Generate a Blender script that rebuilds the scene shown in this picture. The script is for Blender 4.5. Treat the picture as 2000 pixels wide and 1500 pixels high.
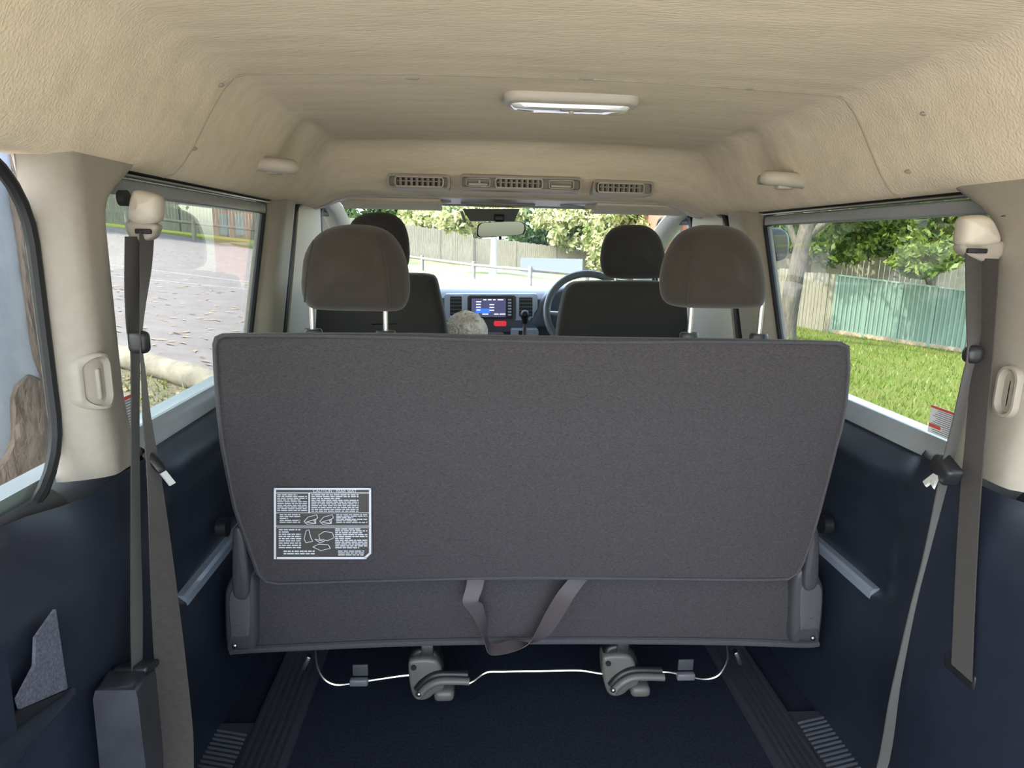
import bpy, bmesh, math, random
import numpy as np
from mathutils import Vector, Matrix
random.seed(7); RNG = np.random.default_rng(7)
for o in list(bpy.data.objects): bpy.data.objects.remove(o, do_unlink=True)
S = bpy.context.scene; COL = S.collection
# ------------------------------------------------------------------ camera
F = 1300.0                                   # focal length in pixels of a 2000 px wide frame
EYE = np.array([-0.145, 0.0, 0.95])
def nrm(v): v = np.asarray(v, float); return v/np.linalg.norm(v)
_Y = nrm([-76, -280, F]); _X = np.array([21380., 201., 1300.]); _X = nrm(_X-_Y*_X.dot(_Y)); _Z = np.cross(_X, _Y)
CM = np.stack([_X, _Y, _Z], 1)               # camera(x right, y down, z forward) = CM @ world
cam = bpy.data.cameras.new('camera'); camo = bpy.data.objects.new('camera', cam); COL.objects.link(camo)
cam.sensor_width = 36; cam.lens = F/2000*36; cam.clip_start = .02; cam.clip_end = 500
R = Matrix(CM.T.tolist())
rot = Matrix([[R[i][0], -R[i][1], -R[i][2]] for i in range(3)])
camo.matrix_world = Matrix.Translation(EYE.tolist()) @ rot.to_4x4()
S.camera = camo
# ------------------------------------------------------------------ light
w = bpy.data.worlds.new('sky'); S.world = w; w.use_nodes = True
nt = w.node_tree; bg = nt.nodes['Background']
sky = nt.nodes.new('ShaderNodeTexSky'); sky.sky_type = 'NISHITA'; sky.sun_disc = False
sky.sun_elevation = math.radians(52); sky.sun_rotation = math.radians(240); sky.air_density = 1.2; sky.dust_density = 2.0
hs = nt.nodes.new('ShaderNodeHueSaturation'); hs.inputs['Saturation'].default_value = .78
nt.links.new(sky.outputs[0], hs.inputs['Color']); nt.links.new(hs.outputs[0], bg.inputs[0]); bg.inputs[1].default_value = 0.42
sl = bpy.data.lights.new('sun', 'SUN'); sl.energy = 4.2; sl.angle = math.radians(.6); sl.color = (1, .95, .86)
so = bpy.data.objects.new('sun', sl); COL.objects.link(so)
so.rotation_euler = Vector((.85, .42, -1.2)).to_track_quat('-Z', 'Y').to_euler()
S.view_settings.view_transform = 'Standard'; S.view_settings.look = 'None'
S.view_settings.exposure = 1.85; S.view_settings.gamma = 1; S.view_settings.use_curve_mapping = False
# ------------------------------------------------------------------ measuring helpers
def ray(px, py): return CM.T @ np.array([px-1000., py-750., F])
def W(px, py, Y, tilt=0., z0=0.):            # point of the plane y = Y + tilt*(z-z0) seen along that direction
    d = ray(px, py); t = (Y+tilt*(EYE[2]-z0)-EYE[1])/(d[1]-tilt*d[2]); return EYE+d*t
def WX(px, py, X): d = ray(px, py); return EYE+d*(X-EYE[0])/d[0]
def WZ(px, py, Z): d = ray(px, py); return EYE+d*(Z-EYE[2])/d[2]
GZ = -0.75
def ground(x, y):                            # the site falls gently from left to right
    x = np.asarray(x, float); return GZ-0.1*(x-np.clip(x, -1.4, 1.4))
def G(px, py, dz=0.):
    d = nrm(ray(px, py)); t = 0.5
    for _ in range(4000):
        p = EYE+d*t
        if p[2] <= ground(p[0], p[1])+dz or t > 120: break
        t += .02
    return EYE+d*t
def sst(a, b, x): t = np.clip((np.asarray(x, float)-a)/(b-a), 0, 1); return t*t*(3-2*t)
# ------------------------------------------------------------------ materials
MATS = {}
def mat(name, col, rough=.6, metal=0., spec=.5, nscale=0, namt=.15, col2=None, bscale=0, bump=.2, stretch=(1, 1, 1), dist=.002, coat=0, detail=4, emit=0, sheen=0, trans=0):
    if name in MATS: return MATS[name]
    m = bpy.data.materials.new(name); m.use_nodes = True; n = m.node_tree.nodes; L = m.node_tree.links; b = n['Principled BSDF']
    c = (*col, 1); b.inputs['Base Color'].default_value = c; b.inputs['Roughness'].default_value = rough; b.inputs['Metallic'].default_value = metal
    b.inputs['Specular IOR Level'].default_value = spec
    if coat: b.inputs['Coat Weight'].default_value = coat
    if sheen: b.inputs['Sheen Weight'].default_value = sheen
    if emit: b.inputs['Emission Color'].default_value = c; b.inputs['Emission Strength'].default_value = emit
    tc = n.new('ShaderNodeTexCoord'); mp = n.new('ShaderNodeMapping'); mp.inputs['Scale'].default_value = stretch
    L.new(tc.outputs['Object'], mp.inputs[0])
    if nscale:
        t = n.new('ShaderNodeTexNoise'); t.inputs['Scale'].default_value = nscale; t.inputs['Detail'].default_value = detail; t.inputs['Roughness'].default_value = .65
        L.new(mp.outputs[0], t.inputs[0])
        r = n.new('ShaderNodeValToRGB'); r.color_ramp.elements[0].position = .32; r.color_ramp.elements[1].position = .68
        c2 = col2 if col2 else tuple(x*(1-namt) for x in col)
        r.color_ramp.elements[0].color = (*c2, 1); r.color_ramp.elements[1].color = (*[min(1, x*(1+(namt if not col2 else 0))) for x in col], 1)
        L.new(t.outputs[0], r.inputs[0]); L.new(r.outputs[0], b.inputs['Base Color'])
    if bscale:
        t2 = n.new('ShaderNodeTexNoise'); t2.inputs['Scale'].default_value = bscale; t2.inputs['Detail'].default_value = 3; L.new(mp.outputs[0], t2.inputs[0])
        bp = n.new('ShaderNodeBump'); bp.inputs['Strength'].default_value = bump; bp.inputs['Distance'].default_value = dist
        L.new(t2.outputs[0], bp.inputs['Height']); L.new(bp.outputs[0], b.inputs['Normal'])
    MATS[name] = m; return m
def leafmat(name, col, col2, tr=.35):
    m = bpy.data.materials.new(name); m.use_nodes = True; n = m.node_tree.nodes; L = m.node_tree.links
    b = n['Principled BSDF']; out = n['Material Output']; b.inputs['Roughness'].default_value = .5
    t = n.new('ShaderNodeTexNoise'); t.inputs['Scale'].default_value = 1.6; t.inputs['Detail'].default_value = 6
    tc = n.new('ShaderNodeTexCoord'); L.new(tc.outputs['Object'], t.inputs[0])
    r = n.new('ShaderNodeValToRGB'); r.color_ramp.elements[0].position = .35; r.color_ramp.elements[1].position = .65
    r.color_ramp.elements[0].color = (*col2, 1); r.color_ramp.elements[1].color = (*col, 1)
    L.new(t.outputs[0], r.inputs[0]); L.new(r.outputs[0], b.inputs['Base Color'])
    tl = n.new('ShaderNodeBsdfTranslucent'); L.new(r.outputs[0], tl.inputs[0])
    mx = n.new('ShaderNodeMixShader'); mx.inputs[0].default_value = tr
    L.new(b.outputs[0], mx.inputs[1]); L.new(tl.outputs[0], mx.inputs[2]); L.new(mx.outputs[0], out.inputs[0]); MATS[name] = m; return m
def glassmat(name, tint):
    m = bpy.data.materials.new(name); m.use_nodes = True; n = m.node_tree.nodes; L = m.node_tree.links
    n.remove(n['Principled BSDF']); out = n['Material Output']
    t = n.new('ShaderNodeBsdfTransparent'); t.inputs[0].default_value = (*tint, 1)
    g = n.new('ShaderNodeBsdfGlossy'); g.inputs['Roughness'].default_value = .0
    f = n.new('ShaderNodeLayerWeight'); f.inputs[0].default_value = .5
    p = n.new('ShaderNodeMath'); p.operation = 'POWER'; p.inputs[1].default_value = 5; L.new(f.outputs['Facing'], p.inputs[0])
    q = n.new('ShaderNodeMath'); q.operation = 'MULTIPLY_ADD'; q.inputs[1].default_value = .96; q.inputs[2].default_value = .035; L.new(p.outputs[0], q.inputs[0])
    mx = n.new('ShaderNodeMixShader'); L.new(q.outputs[0], mx.inputs[0]); L.new(t.outputs[0], mx.inputs[1]); L.new(g.outputs[0], mx.inputs[2]); L.new(mx.outputs[0], out.inputs[0])
    MATS[name] = m; return m
# ------------------------------------------------------------------ mesh builder
ORG = {}                                     # world origin of every built object
class MB:
    def __init__(s): s.v = []; s.f = []
    def add(s, vs, fs):
        k = len(s.v); s.v += [tuple(map(float, p)) for p in vs]; s.f += [tuple(i+k for i in q) for q in fs]; return s
    def box(s, c, d, rot=None):
        c = np.array(c, float); vs = []
        for z in (-.5, .5):
            for y in (-.5, .5):
                for x in (-.5, .5):
                    p = np.array([x*d[0], y*d[1], z*d[2]])
                    if rot is not None: p = rot @ p
                    vs.append(c+p)
        return s.add(vs, [(0, 2, 3, 1), (4, 5, 7, 6), (0, 1, 5, 4), (2, 6, 7, 3), (0, 4, 6, 2), (1, 3, 7, 5)])
    def rbox(s, c, d, r=.01, seg=3, rot=None):
        bm = bmesh.new(); bmesh.ops.create_cube(bm, size=1)
        for v in bm.verts: v.co = Vector((v.co.x*d[0], v.co.y*d[1], v.co.z*d[2]))
        bmesh.ops.bevel(bm, geom=bm.edges[:], offset=min(r, min(d)*.49), segments=seg, profile=.5, affect='EDGES')
        bm.verts.index_update(); vs = []
        for v in bm.verts:
            p = np.array(v.co)
            if rot is not None: p = rot @ p
            vs.append(p+np.array(c, float))
        fs = [tuple(v.index for v in f.verts) for f in bm.faces]; bm.free(); return s.add(vs, fs)
    def loft(s, rings, closed=True, caps=True):
        k = len(s.v); n = len(rings[0])
        for r in rings: s.v += [tuple(map(float, p)) for p in r]
        m = n if closed else n-1
        for i in range(len(rings)-1):
            for j in range(m):
                a = k+i*n+j; b = k+i*n+(j+1) % n; s.f.append((a, b, b+n, a+n))
        if caps and closed:
            s.f.append(tuple(k+j for j in range(n))[::-1]); s.f.append(tuple(k+(len(rings)-1)*n+j for j in range(n)))
        return s
    def tube(s, path, r, n=8, caps=True, flat=None):
        P = [np.array(p, float) for p in path]; rr = r if hasattr(r, '__len__') else [r]*len(P); rings = []; up = None
        for i, p in enumerate(P):
            t = nrm(P[min(i+1, len(P)-1)]-P[max(i-1, 0)])
            if up is None: up = np.array([0, 0, 1.]) if abs(t[2]) < .9 else np.array([1., 0, 0])
            a = nrm(np.cross(t, up)); b = np.cross(a, t); up = b
            q = flat if flat else 1
            rings.append([p+rr[i]*(math.cos(x)*a+q*math.sin(x)*b) for x in np.linspace(0, 2*math.pi, n, endpoint=False)])
        return s.loft(rings, True, caps)
    def ribbon(s, path, wv, th):             # strap: path points, half-width vectors, thickness
        rings = []
        P = [np.array(p, float) for p in path]
        for i, p in enumerate(P):
            t = nrm(P[min(i+1, len(P)-1)]-P[max(i-1, 0)]); h = np.array(wv[i], float); n = nrm(np.cross(t, h))*th/2
            rings.append([p-h-n, p+h-n, p+h+n, p-h+n])
        return s.loft(rings)
    def grid(s, nu, nv, fn):
        k = len(s.v)
        for i in range(nu+1):
            for j in range(nv+1): s.v.append(tuple(map(float, fn(i/nu, j/nv))))
        for i in range(nu):
            for j in range(nv):
                a = k+i*(nv+1)+j; s.f.append((a, a+1, a+nv+2, a+nv+1))
        return s
    def ball(s, c, r, nu=16, nv=10):
        r = r if hasattr(r, '__len__') else (r, r, r); c = np.array(c, float); rings = []
        for j in range(1, nv):
            a = math.pi*j/nv; rings.append([c+np.array([r[0]*math.sin(a)*math.cos(t), r[1]*math.sin(a)*math.sin(t), r[2]*math.cos(a)]) for t in np.linspace(0, 2*math.pi, nu, endpoint=False)])
        k = len(s.v); s.loft(rings, True, False); n = nu; s.v.append(tuple(c+[0, 0, r[2]])); s.v.append(tuple(c-[0, 0, r[2]])); T = len(s.v)-2; e = k+(nv-2)*n
        for j in range(n): s.f.append((T, k+(j+1) % n, k+j)); s.f.append((T+1, e+j, e+(j+1) % n))
        return s
    def pillow(s, pts, T, r=.02, bulge=0., n=None, seg=4, bulge2=None, soft=False, level=False):
        """cushion: closed outline pts (roughly planar, seen from -y), thickness T away from the viewer, rounded rims"""
        P = np.array(pts, float); c = P.mean(0); u = nrm(P[0]-c)
        nn = np.zeros(3)
        for i in range(len(P)): nn += np.cross(P[i]-c, P[(i+1) % len(P)]-c)
        nn = nrm(nn)
        if nn[1] > 0: P = P[::-1]; nn = -nn          # outward = towards -y
        away = -nn
        if level: away = nrm([away[0], away[1], -.12])
        pr = np.roll(P, 1, 0); nx = np.roll(P, -1, 0); tang = nx-pr; tang /= np.linalg.norm(tang, axis=1)[:, None]
        inn = np.cross(nn, tang)
        Rm = np.linalg.norm(P-c, axis=1).mean()
        def ring(inset, dep):
            if soft: return [c+(p-c)*(1-inset/Rm)+away*dep for p in P]
            return [P[i]+inn[i]*inset+away*dep for i in range(len(P))]
        rings = []; b2 = bulge if bulge2 is None else bulge2
        far = ring(r, T); fc = np.mean(far, 0)
        for q in (.25, .5, .75): rings.append([fc+(p-fc)*q+away*b2*(1-q*q) for p in far])
        for k in range(seg+1):
            a = math.pi/2*(1-k/seg); rings.append(ring(r*(1-math.cos(a)), T-r*(1-math.sin(a))))
        for k in range(seg+1):
            a = math.pi/2*k/seg; rings.append(ring(r*(1-math.cos(a)), r*(1-math.sin(a))))
        near = rings[-1]; nc = np.mean(near, 0)
        for q in (.75, .5, .25): rings.append([nc+(p-nc)*q-away*bulge*(1-q*q) for p in near])
        return s.loft(rings)
    def plate(s, pts, T, ext):               # flat polygon with thickness, ext = direction
        P = np.array(pts, float); e = nrm(ext)*T; return s.loft([P, P+e])
    def build(s, name, m, parent=None, smooth=40, label=None, cat=None, group=None, kind=None, origin=None, recalc=True):
        V = np.array(s.v, float)
        if parent is not None: org = ORG[parent.name]
        elif origin is not None: org = np.array(origin, float)
        else: lo, hi = V.min(0), V.max(0); org = np.array([(lo[0]+hi[0])/2, (lo[1]+hi[1])/2, lo[2]])
        me = bpy.data.meshes.new(name); me.from_pydata((V-org).tolist(), [], s.f)
        if recalc:
            bm = bmesh.new(); bm.from_mesh(me); bmesh.ops.recalc_face_normals(bm, faces=bm.faces[:]); bm.to_mesh(me); bm.free()
        if smooth:
            me.polygons.foreach_set('use_smooth', [True]*len(me.polygons)); me.set_sharp_from_angle(angle=math.radians(smooth))
        me.materials.append(m if not isinstance(m, str) else MATS[m])
        o = bpy.data.objects.new(name, me); COL.objects.link(o)
        if parent is not None: o.parent = parent
        else: o.location = org
        ORG[o.name] = org
        return tag(o, label, cat, group, kind)
def tag(o, label=None, cat=None, group=None, kind=None):
    if label: o['label'] = label
    if cat: o['category'] = cat
    if group: o['group'] = group
    if kind: o['kind'] = kind
    return o
def empty(name, loc, label=None, cat=None, group=None, kind=None):
    o = bpy.data.objects.new(name, None); COL.objects.link(o); o.location = [float(x) for x in loc]; o.empty_display_size = .05
    ORG[o.name] = np.array(loc, float); return tag(o, label, cat, group, kind)
def cr(pts, n, closed=True):                 # Catmull-Rom resampling
    P = np.array(pts, float); m = len(P); out = []
    segs = m if closed else m-1
    for k in range(n):
        t = k/n*segs if closed else k/(n-1)*segs*.999999
        i = int(t); f = t-i
        g = (lambda j: P[j % m]) if closed else (lambda j: P[min(max(j, 0), m-1)])
        a, b, c, d = g(i-1), g(i), g(i+1), g(i+2)
        out.append(.5*((2*b)+(-a+c)*f+(2*a-5*b+4*c-d)*f*f+(-a+3*b-3*c+d)*f**3))
    return np.array(out)
def rrect(cu, cv, w_, h_, r, n=5):           # rounded rectangle outline in 2D
    o = []
    for (sx, sy, a0) in ((1, 1, 0), (-1, 1, 90), (-1, -1, 180), (1, -1, 270)):
        for k in range(n+1):
            a = math.radians(a0+90*k/n); o.append((cu+sx*(w_/2-r)+r*math.cos(a), cv+sy*(h_/2-r)+r*math.sin(a)))
    return o
def rotm(ax, deg): return np.array(Matrix.Rotation(math.radians(deg), 3, ax))
# ------------------------------------------------------------------ material palette
mat('headliner', (.78, .66, .485), .95, spec=.15, nscale=16, namt=.08, bscale=190, bump=.4, stretch=(.22, 1.3, 1), dist=.004, detail=10)
mat('beige_plastic', (.31, .28, .235), .5, spec=.35, nscale=60, namt=.04, bscale=900, bump=.12, dist=.0006)
mat('beige_light', (.46, .415, .34), .42, spec=.4)
mat('grey_sill', (.24, .25, .26), .38, spec=.5, nscale=40, namt=.05, bscale=700, bump=.1, dist=.0005)
mat('dark_trim', (.015, .019, .031), .42, spec=.45, nscale=30, namt=.12, bscale=600, bump=.18, dist=.0007)
mat('dark_gloss', (.03, .032, .04), .28, spec=.5, nscale=18, namt=.3, bscale=400, bump=.08, dist=.0006)
mat('pocket_carpet', (.10, .10, .125), .95, spec=.1, nscale=260, namt=.35, bscale=500, bump=.5)
mat('rubber', (.012, .012, .014), .55, spec=.35)
mat('black_plastic', (.014, .014, .016), .4, spec=.45)
mat('bench_fabric', (.056, .051, .054), .95, spec=.08, nscale=420, namt=.30, bscale=520, bump=.45, dist=.0012, sheen=.12, stretch=(.45, 1, 1.6), detail=3)
mat('bench_side', (.068, .064, .072), .85, spec=.12, nscale=300, namt=.15, bscale=500, bump=.2, dist=.0008, sheen=.1)
mat('headrest_fabric', (.037, .030, .025), .9, spec=.1, nscale=500, namt=.18, bscale=600, bump=.3, dist=.0008, sheen=.15)
mat('front_fabric', (.03, .029, .028), .9, spec=.1, nscale=400, namt=.15, bscale=600, bump=.3, dist=.0008, sheen=.15)
mat('hinge_plastic', (.055, .056, .062), .45, spec=.45, bscale=700, bump=.1, dist=.0005)
mat('latch_plastic', (.115, .108, .098), .42, spec=.45, bscale=500, bump=.12, dist=.0005)
mat('chrome', (.60, .59, .55), .24, metal=1)
mat('steel', (.45, .44, .42), .32, metal=1)
mat('webbing', (.046, .040, .036), .8, spec=.2, nscale=120, namt=.15, bscale=900, bump=.3, dist=.0006, stretch=(1, 1, 3), sheen=.2)
mat('pull_strap', (.075, .062, .066), .5, spec=.35, bscale=700, bump=.2, dist=.0005)
mat('floor_carpet', (.018, .021, .032), 1., spec=.05, nscale=150, namt=.35, bscale=350, bump=.7, dist=.003)
mat('tread', (.035, .038, .048), .5, spec=.4)
mat('label_black', (.07, .065, .06), .4, spec=.4)
mat('label_white', (.62, .63, .68), .5)
mat('sticker_white', (.72, .72, .74), .5); mat('sticker_red', (.62, .09, .05), .5); mat('sticker_text', (.2, .2, .25), .5)
mat('silver', (.50, .58, .72), .35, metal=.35)
mat('dash_grey', (.10, .115, .14), .5, spec=.45, bscale=500, bump=.1, dist=.0006)
mat('dash_top', (.20, .215, .24), .55, spec=.5)
mat('screen', (.06, .065, .13), .15, spec=.5, emit=.35)
mat('screen_blue', (.02, .08, .75), .3, emit=.8); mat('screen_text', (.7, .75, .85), .3, emit=.5)
mat('hazard_red', (.62, .03, .05), .35, emit=.25); mat('fur', (.62, .45, .34), .9, spec=.1, nscale=30, namt=.25, sheen=.4)
mat('lamp_lens', (.75, .75, .72), .08, spec=.9, coat=1); mat('mirror', (.075, .09, .085), .03, metal=1)
mat('van_paint', (.55, .56, .57), .3, coat=.5)
glassmat('side_glass', (.74, .77, .74)); glassmat('screen_glass', (.93, .96, .93))
# ------------------------------------------------------------------ van shell
XW = .785; ZT = 1.06; ZB = .575
def ceil_z(x, y):
    u = np.clip(np.abs(x)/.80, 0, 1)
    prof = 1-.12*u*u-.88*sst(.735, .94, u)
    t = sst(2.26, 2.52, y)
    full = ZT-.005+prof*(.212-.155*t*(1-.25*sst(.75, 1., u)))
    dent = sum(.035*math.exp(-((x-a)/.05)**2-((y-b)/.075)**2) for a, b in ((-.645, 2.0), (.655, 1.90)))
    return full+dent
ceiling = MB().grid(70, 110, lambda a, b: ((a-.5)*1.60, -.35+b*3.02, ceil_z((a-.5)*1.60, -.35+b*3.02))).build('ceiling', 'headliner', kind='structure', label='beige fabric headliner of the van roof', smooth=60)
def on_ceil(px, py, lo=.6, hi=3.2, off=0.):
    d = ray(px, py); best = None
    for y in np.arange(lo, hi, .004):
        p = EYE+d*(y/d[1])
        if abs(p[0]) < .8 and p[2] >= ceil_z(p[0], p[1])-off: return p
    return EYE+d*(hi/d[1])
MB().box((0, 1.25, 1.33), (1.66, 3.6, .03)).box((-.815, 1.2, 1.20), (.03, 3.3, .25)).box((.815, 1.2, 1.20), (.03, 3.3, .25)).build('roof_panel', 'van_paint', ceiling)
# seam across the headliner
sy = lambda x: 1.40+.0*x
MB().tube([(x, sy(x), ceil_z(x, sy(x))-.0003) for x in np.linspace(-.76, .76, 70)], .0022, 6).build('headliner_seam', mat('seam', (.33, .29, .215), .9), ceiling)
for (px, py, ln) in ((428, 166, .02), (805, 152, .03), (1145, 153, .03), (1462, 172, .02), (1807, 222, .02), (375, 290, .022), (1775, 335, .018)):
    p = on_ceil(px, py); MB().ball(p, (ln*.5, .006, .004), 12, 6).build('headliner_clip', 'beige_plastic', ceiling)
# side walls below the windows
def wallx(y, z):
    x = .715+.055*sst(.44, .575, z)**2*(1-sst(.86, .97, y)*sst(1.24, 1.16, y))+.02*sst(.2, -.2, z)
    x += .028*sst(.215, .245, z)*sst(.50, .40, z)*sst(1.16, 1.26, y)          # recessed field above the ledge
    x -= .030*sst(1.24, 1.05, y)*sst(.56, .44, z)*sst(.45, .9, y)              # bulged base of the rear pillar
    x += .02*sst(1.15, .9, y)*sst(.5, .35, z)*sst(-.1, .1, z)*0
    return x
for sgn, nm in ((-1, 'wall_left'), (1, 'wall_right')):
    wl = MB().grid(90, 60, lambda a, b: (sgn*wallx(-.35+a*3.2, -.2+b*.765), -.35+a*3.2, -.2+b*.765)).build(nm, 'dark_trim', kind='structure', smooth=50,
        label='dark blue-grey moulded plastic side wall, %s of the bench' % ('left' if sgn < 0 else 'right'))
    MB().box((sgn*.82, 1.25, .18), (.04, 3.3, .80)).build('outer_panel', 'van_paint', wl)
    # sill under the side window
    prof = [(.790, .586), (.778, .588), (.763, .578), (.753, .565), (.749, .552), (.80, .545)]
    MB().loft([[(sgn*px_, y, pz) for px_, pz in prof] for y in np.linspace(1.14, 2.75, 24)]).build('window_sill', 'grey_sill', wl)
    prof2 = [(.790, .566), (.778, .568), (.762, .556), (.752, .54), (.80, .53)]
    MB().loft([[(sgn*px_, y, pz) for px_, pz in prof2] for y in np.linspace(-.3, .99, 20)]).build('window_sill', 'dark_gloss', wl)
    # ledge moulding; its pale colour stands in for the sky reflection
    MB().loft([[(sgn*(.752), y, .238), (sgn*(.722-.0*y), y, .236), (sgn*.716, y, .230), (sgn*.716, y, .205), (sgn*.752, y, .205)] for y in np.linspace(1.26, 2.6, 12)]).build('ledge', mat('ledge_sky_sheen', (.22, .25, .31), .16, spec=.9, coat=.6), wl)
    if sgn < 0:
        # storage pocket and belt retractor housing
        a = [WX(px, py, -.672) for px, py in ((-60, 1290), (60, 1230), (125, 1185), (150, 1290), (132, 1345), (-60, 1420))]
        MB().tube([WX(px, py, -.672) for px, py in ((-60, 1535), (20, 1455), (140, 1350))], [.03, .02, .006], 12).build('pocket_lip', 'dark_trim', wl)
        b = [WX(px, py, -.674) for px, py in ((28, 1365), (62, 1300), (64, 1245), (103, 1190), (126, 1345), (34, 1385))]
        MB().plate(b, .004, (1, 0, 0)).build('pocket_carpet', 'pocket_carpet', wl)
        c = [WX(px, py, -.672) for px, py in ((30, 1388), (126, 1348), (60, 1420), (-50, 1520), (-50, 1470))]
        MB().plate(c, .004, (1, 0, 0)).build('pocket_shade', 'rubber', wl)  # flat dark plate standing in for the shade inside the pocket
        c = [WX(px, py, -.669) for px, py in ((-40, 1270), (2, 1268), (24, 1440), (-40, 1460))]
        MB().plate(c, .006, (1, 0, 0)).build('pocket_divider', 'dark_trim', wl)
        h = [(-.62, .965), (-.72, .965), (-.72, 1.06), (-.665, 1.06)]
        box = lambda ins: [(-.604-ins, .84+ins), (-.664+ins*.5, .84+ins), (-.70, .97-ins), (-.638-ins, .97-ins)]
        MB().loft([[(x, y, -.25) for x, y in box(-.01)], [(x, y, .318-.35*(y-.84)) for x, y in box(0)], [(x, y, .330-.35*(y-.84)) for x, y in box(.004)], [(x, y, .334-.35*(y-.84)) for x, y in box(.011)]]).build('retractor_housing', 'dark_gloss', wl, smooth=50)
        MB().rbox((-.652, .935, .302), (.05, .045, .012), .005, 3, rotm('X', -19)).build('slot_bezel', 'black_plastic', wl)
    else:
        MB().rbox((.69, .955, .255), (.016, .072, .03), .006).build('slot_bezel', 'black_plastic', wl)
# carpeted floor with tread strips
floor = MB().grid(40, 40, lambda a, b: ((a-.5)*1.56, -.4+b*2.5, -.2)).build('floor', 'floor_carpet', kind='structure', label='dark navy carpet on the van floor')
MB().box((0, 1.3, -.24), (1.6, 3.6, .06)).build('floor_pan', 'van_paint', floor)
for s in (-1, 1):
    # long side runner with lengthwise ribs, then the ribbed scuff plate by the wheel arch
    MB().loft([[(s*.545, y, -.2), (s*.545, y, -.188), (s*.655, y, -.188), (s*.655, y, -.2)] for y in (.95, 1.2, 1.36, 1.75)]).build('tread_strip', 'tread', floor)
    for k in range(6):
        MB().box((s*(.558+k*.017), 1.35, -.186), (.007, .8, .006)).build('tread_rib', 'tread', floor)
    MB().loft([[(s*.655, y, -.2), (s*.655, y, -.190), (s*(.80), y, -.190), (s*.80, y, -.2)] for y in (.95, 1.42)]).build('scuff_plate', 'tread', floor)
    for k in range(24):
        MB().box((s*.718, 1.08+k*.0135, -.1885), (.118, .0035, .006), rotm('Z', s*14)).build('scuff_rib', mat('tread_pale', (.10, .11, .13), .45), floor)  # ribs lighter than the plate
# front bulkhead floor (footwell) closes the shell
MB().box((0, 3.55, .1), (1.6, .04, 1.1)).build('front_panel', 'van_paint', floor)
# ------------------------------------------------------------------ windows
def yz_ring(y0, y1, z0, z1, r, n=7): return rrect((y0+y1)/2, (z0+z1)/2, y1-y0, z1-z0, r, n)
wins = [(-1, 1.155, 2.12, ZB, ZT, 'window_1', 'sliding side window on the left looking onto the asphalt lot'),
        (1, 1.125, 2.12, ZB, ZT, 'window_2', 'sliding side window on the right looking onto the green fence'),
        (-1, .05, 1.02, .545, ZT, 'window_3', 'rear quarter window beside the pale tree trunk'),
        (1, .05, .93, .545, ZT, 'window_4', 'rear quarter window on the right behind the pillar')]
WIN = {}
for s, y0, y1, z0, z1, nm, lb in wins:
    r = .05 if nm in ('window_1', 'window_2') else .13
    o = yz_ring(y0, y1, z0, z1, r)
    if nm in ('window_1', 'window_2'): o = [(y+max(0, (y-1.3)/(y1-1.3))*(.55*(z-z1)+.02), z) for y, z in o]
    root = MB().plate([(s*XW, y, z) for y, z in o], .004, (s, 0, 0)).build(nm, 'side_glass', kind='structure', label=lb, smooth=30); WIN[nm] = root
    oo = o+[o[0]]
    MB().tube([(s*(XW-.006), y, z) for y, z in oo], .009, 8, False).build('rubber_seal', 'rubber', root)
    if nm in ('window_1', 'window_2'):
        # upper sash: grey rail under a black channel with a bright strip
        MB().rbox((s*(XW-.014), (y0+y1)/2-.005, z1-.030), (.018, y1-y0-.05, .030), .006).build('sash_rail', 'grey_sill', root)
        MB().rbox((s*(XW-.022), (y0+y1)/2+.02, z1-.010), (.016, y1-y0-.06, .007), .003).build('channel_strip', 'steel', root)
        MB().rbox((s*(XW-.020), (y0+y1)/2+.02, z1-.001), (.022, y1-y0-.03, .008), .003).build('rubber_channel', 'rubber', root)
        MB().rbox((s*(XW-.012), y1-.035, z1-.022), (.02, .05, .05), .012).build('rail_end', 'rubber', root)
# warning stickers on the glass
for nm, s, q in (('window_1', -1, ((224, 783), (262, 770), (262, 845), (224, 850))), ('window_2', 1, ((1820, 790), (1880, 812), (1872, 868), (1815, 838)))):
    P = [WX(px, py, s*(XW-.002)) for px, py in q]
    ys = [p[1] for p in P]; zs = [p[2] for p in P]; ya, yb = min(ys), max(ys); za, zb = min(zs), max(zs)
    st = MB().box((s*(XW-.002), (ya+yb)/2, (za+zb)/2), (.001, yb-ya, zb-za)).build('warning_sticker', 'sticker_white', None, 0, label='white and red warning sticker on the %s side window' % ('left' if s < 0 else 'right'), cat='sticker')
    H = zb-za; Lw = yb-ya; k0 = s*(XW-.0032)
    MB().box((k0, (ya+yb)/2, zb-H*.05), (.001, Lw*.98, H*.08)).build('red_band', 'sticker_red', st, 0)
    MB().box((k0, ya+Lw*(.3 if s < 0 else .78), za+H*.28), (.001, Lw*.38, H*.12)).build('red_band', 'sticker_red', st, 0)
    t = MB()
    for r_ in range(12):
        zz = zb-H*(.14+.07*r_)
        if abs(zz-(za+H*.28)) < H*.09: t.box((k0, (ya+yb)/2+Lw*.2*(1 if s < 0 else -1), zz), (.0008, Lw*.45, H*.022)); continue
        L2 = Lw*random.uniform(.5, .85); t.box((k0, (ya+yb)/2, zz), (.0008, L2, H*.022))
    t.build('small_print', 'sticker_text', st, 0, kind='stuff')
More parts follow.
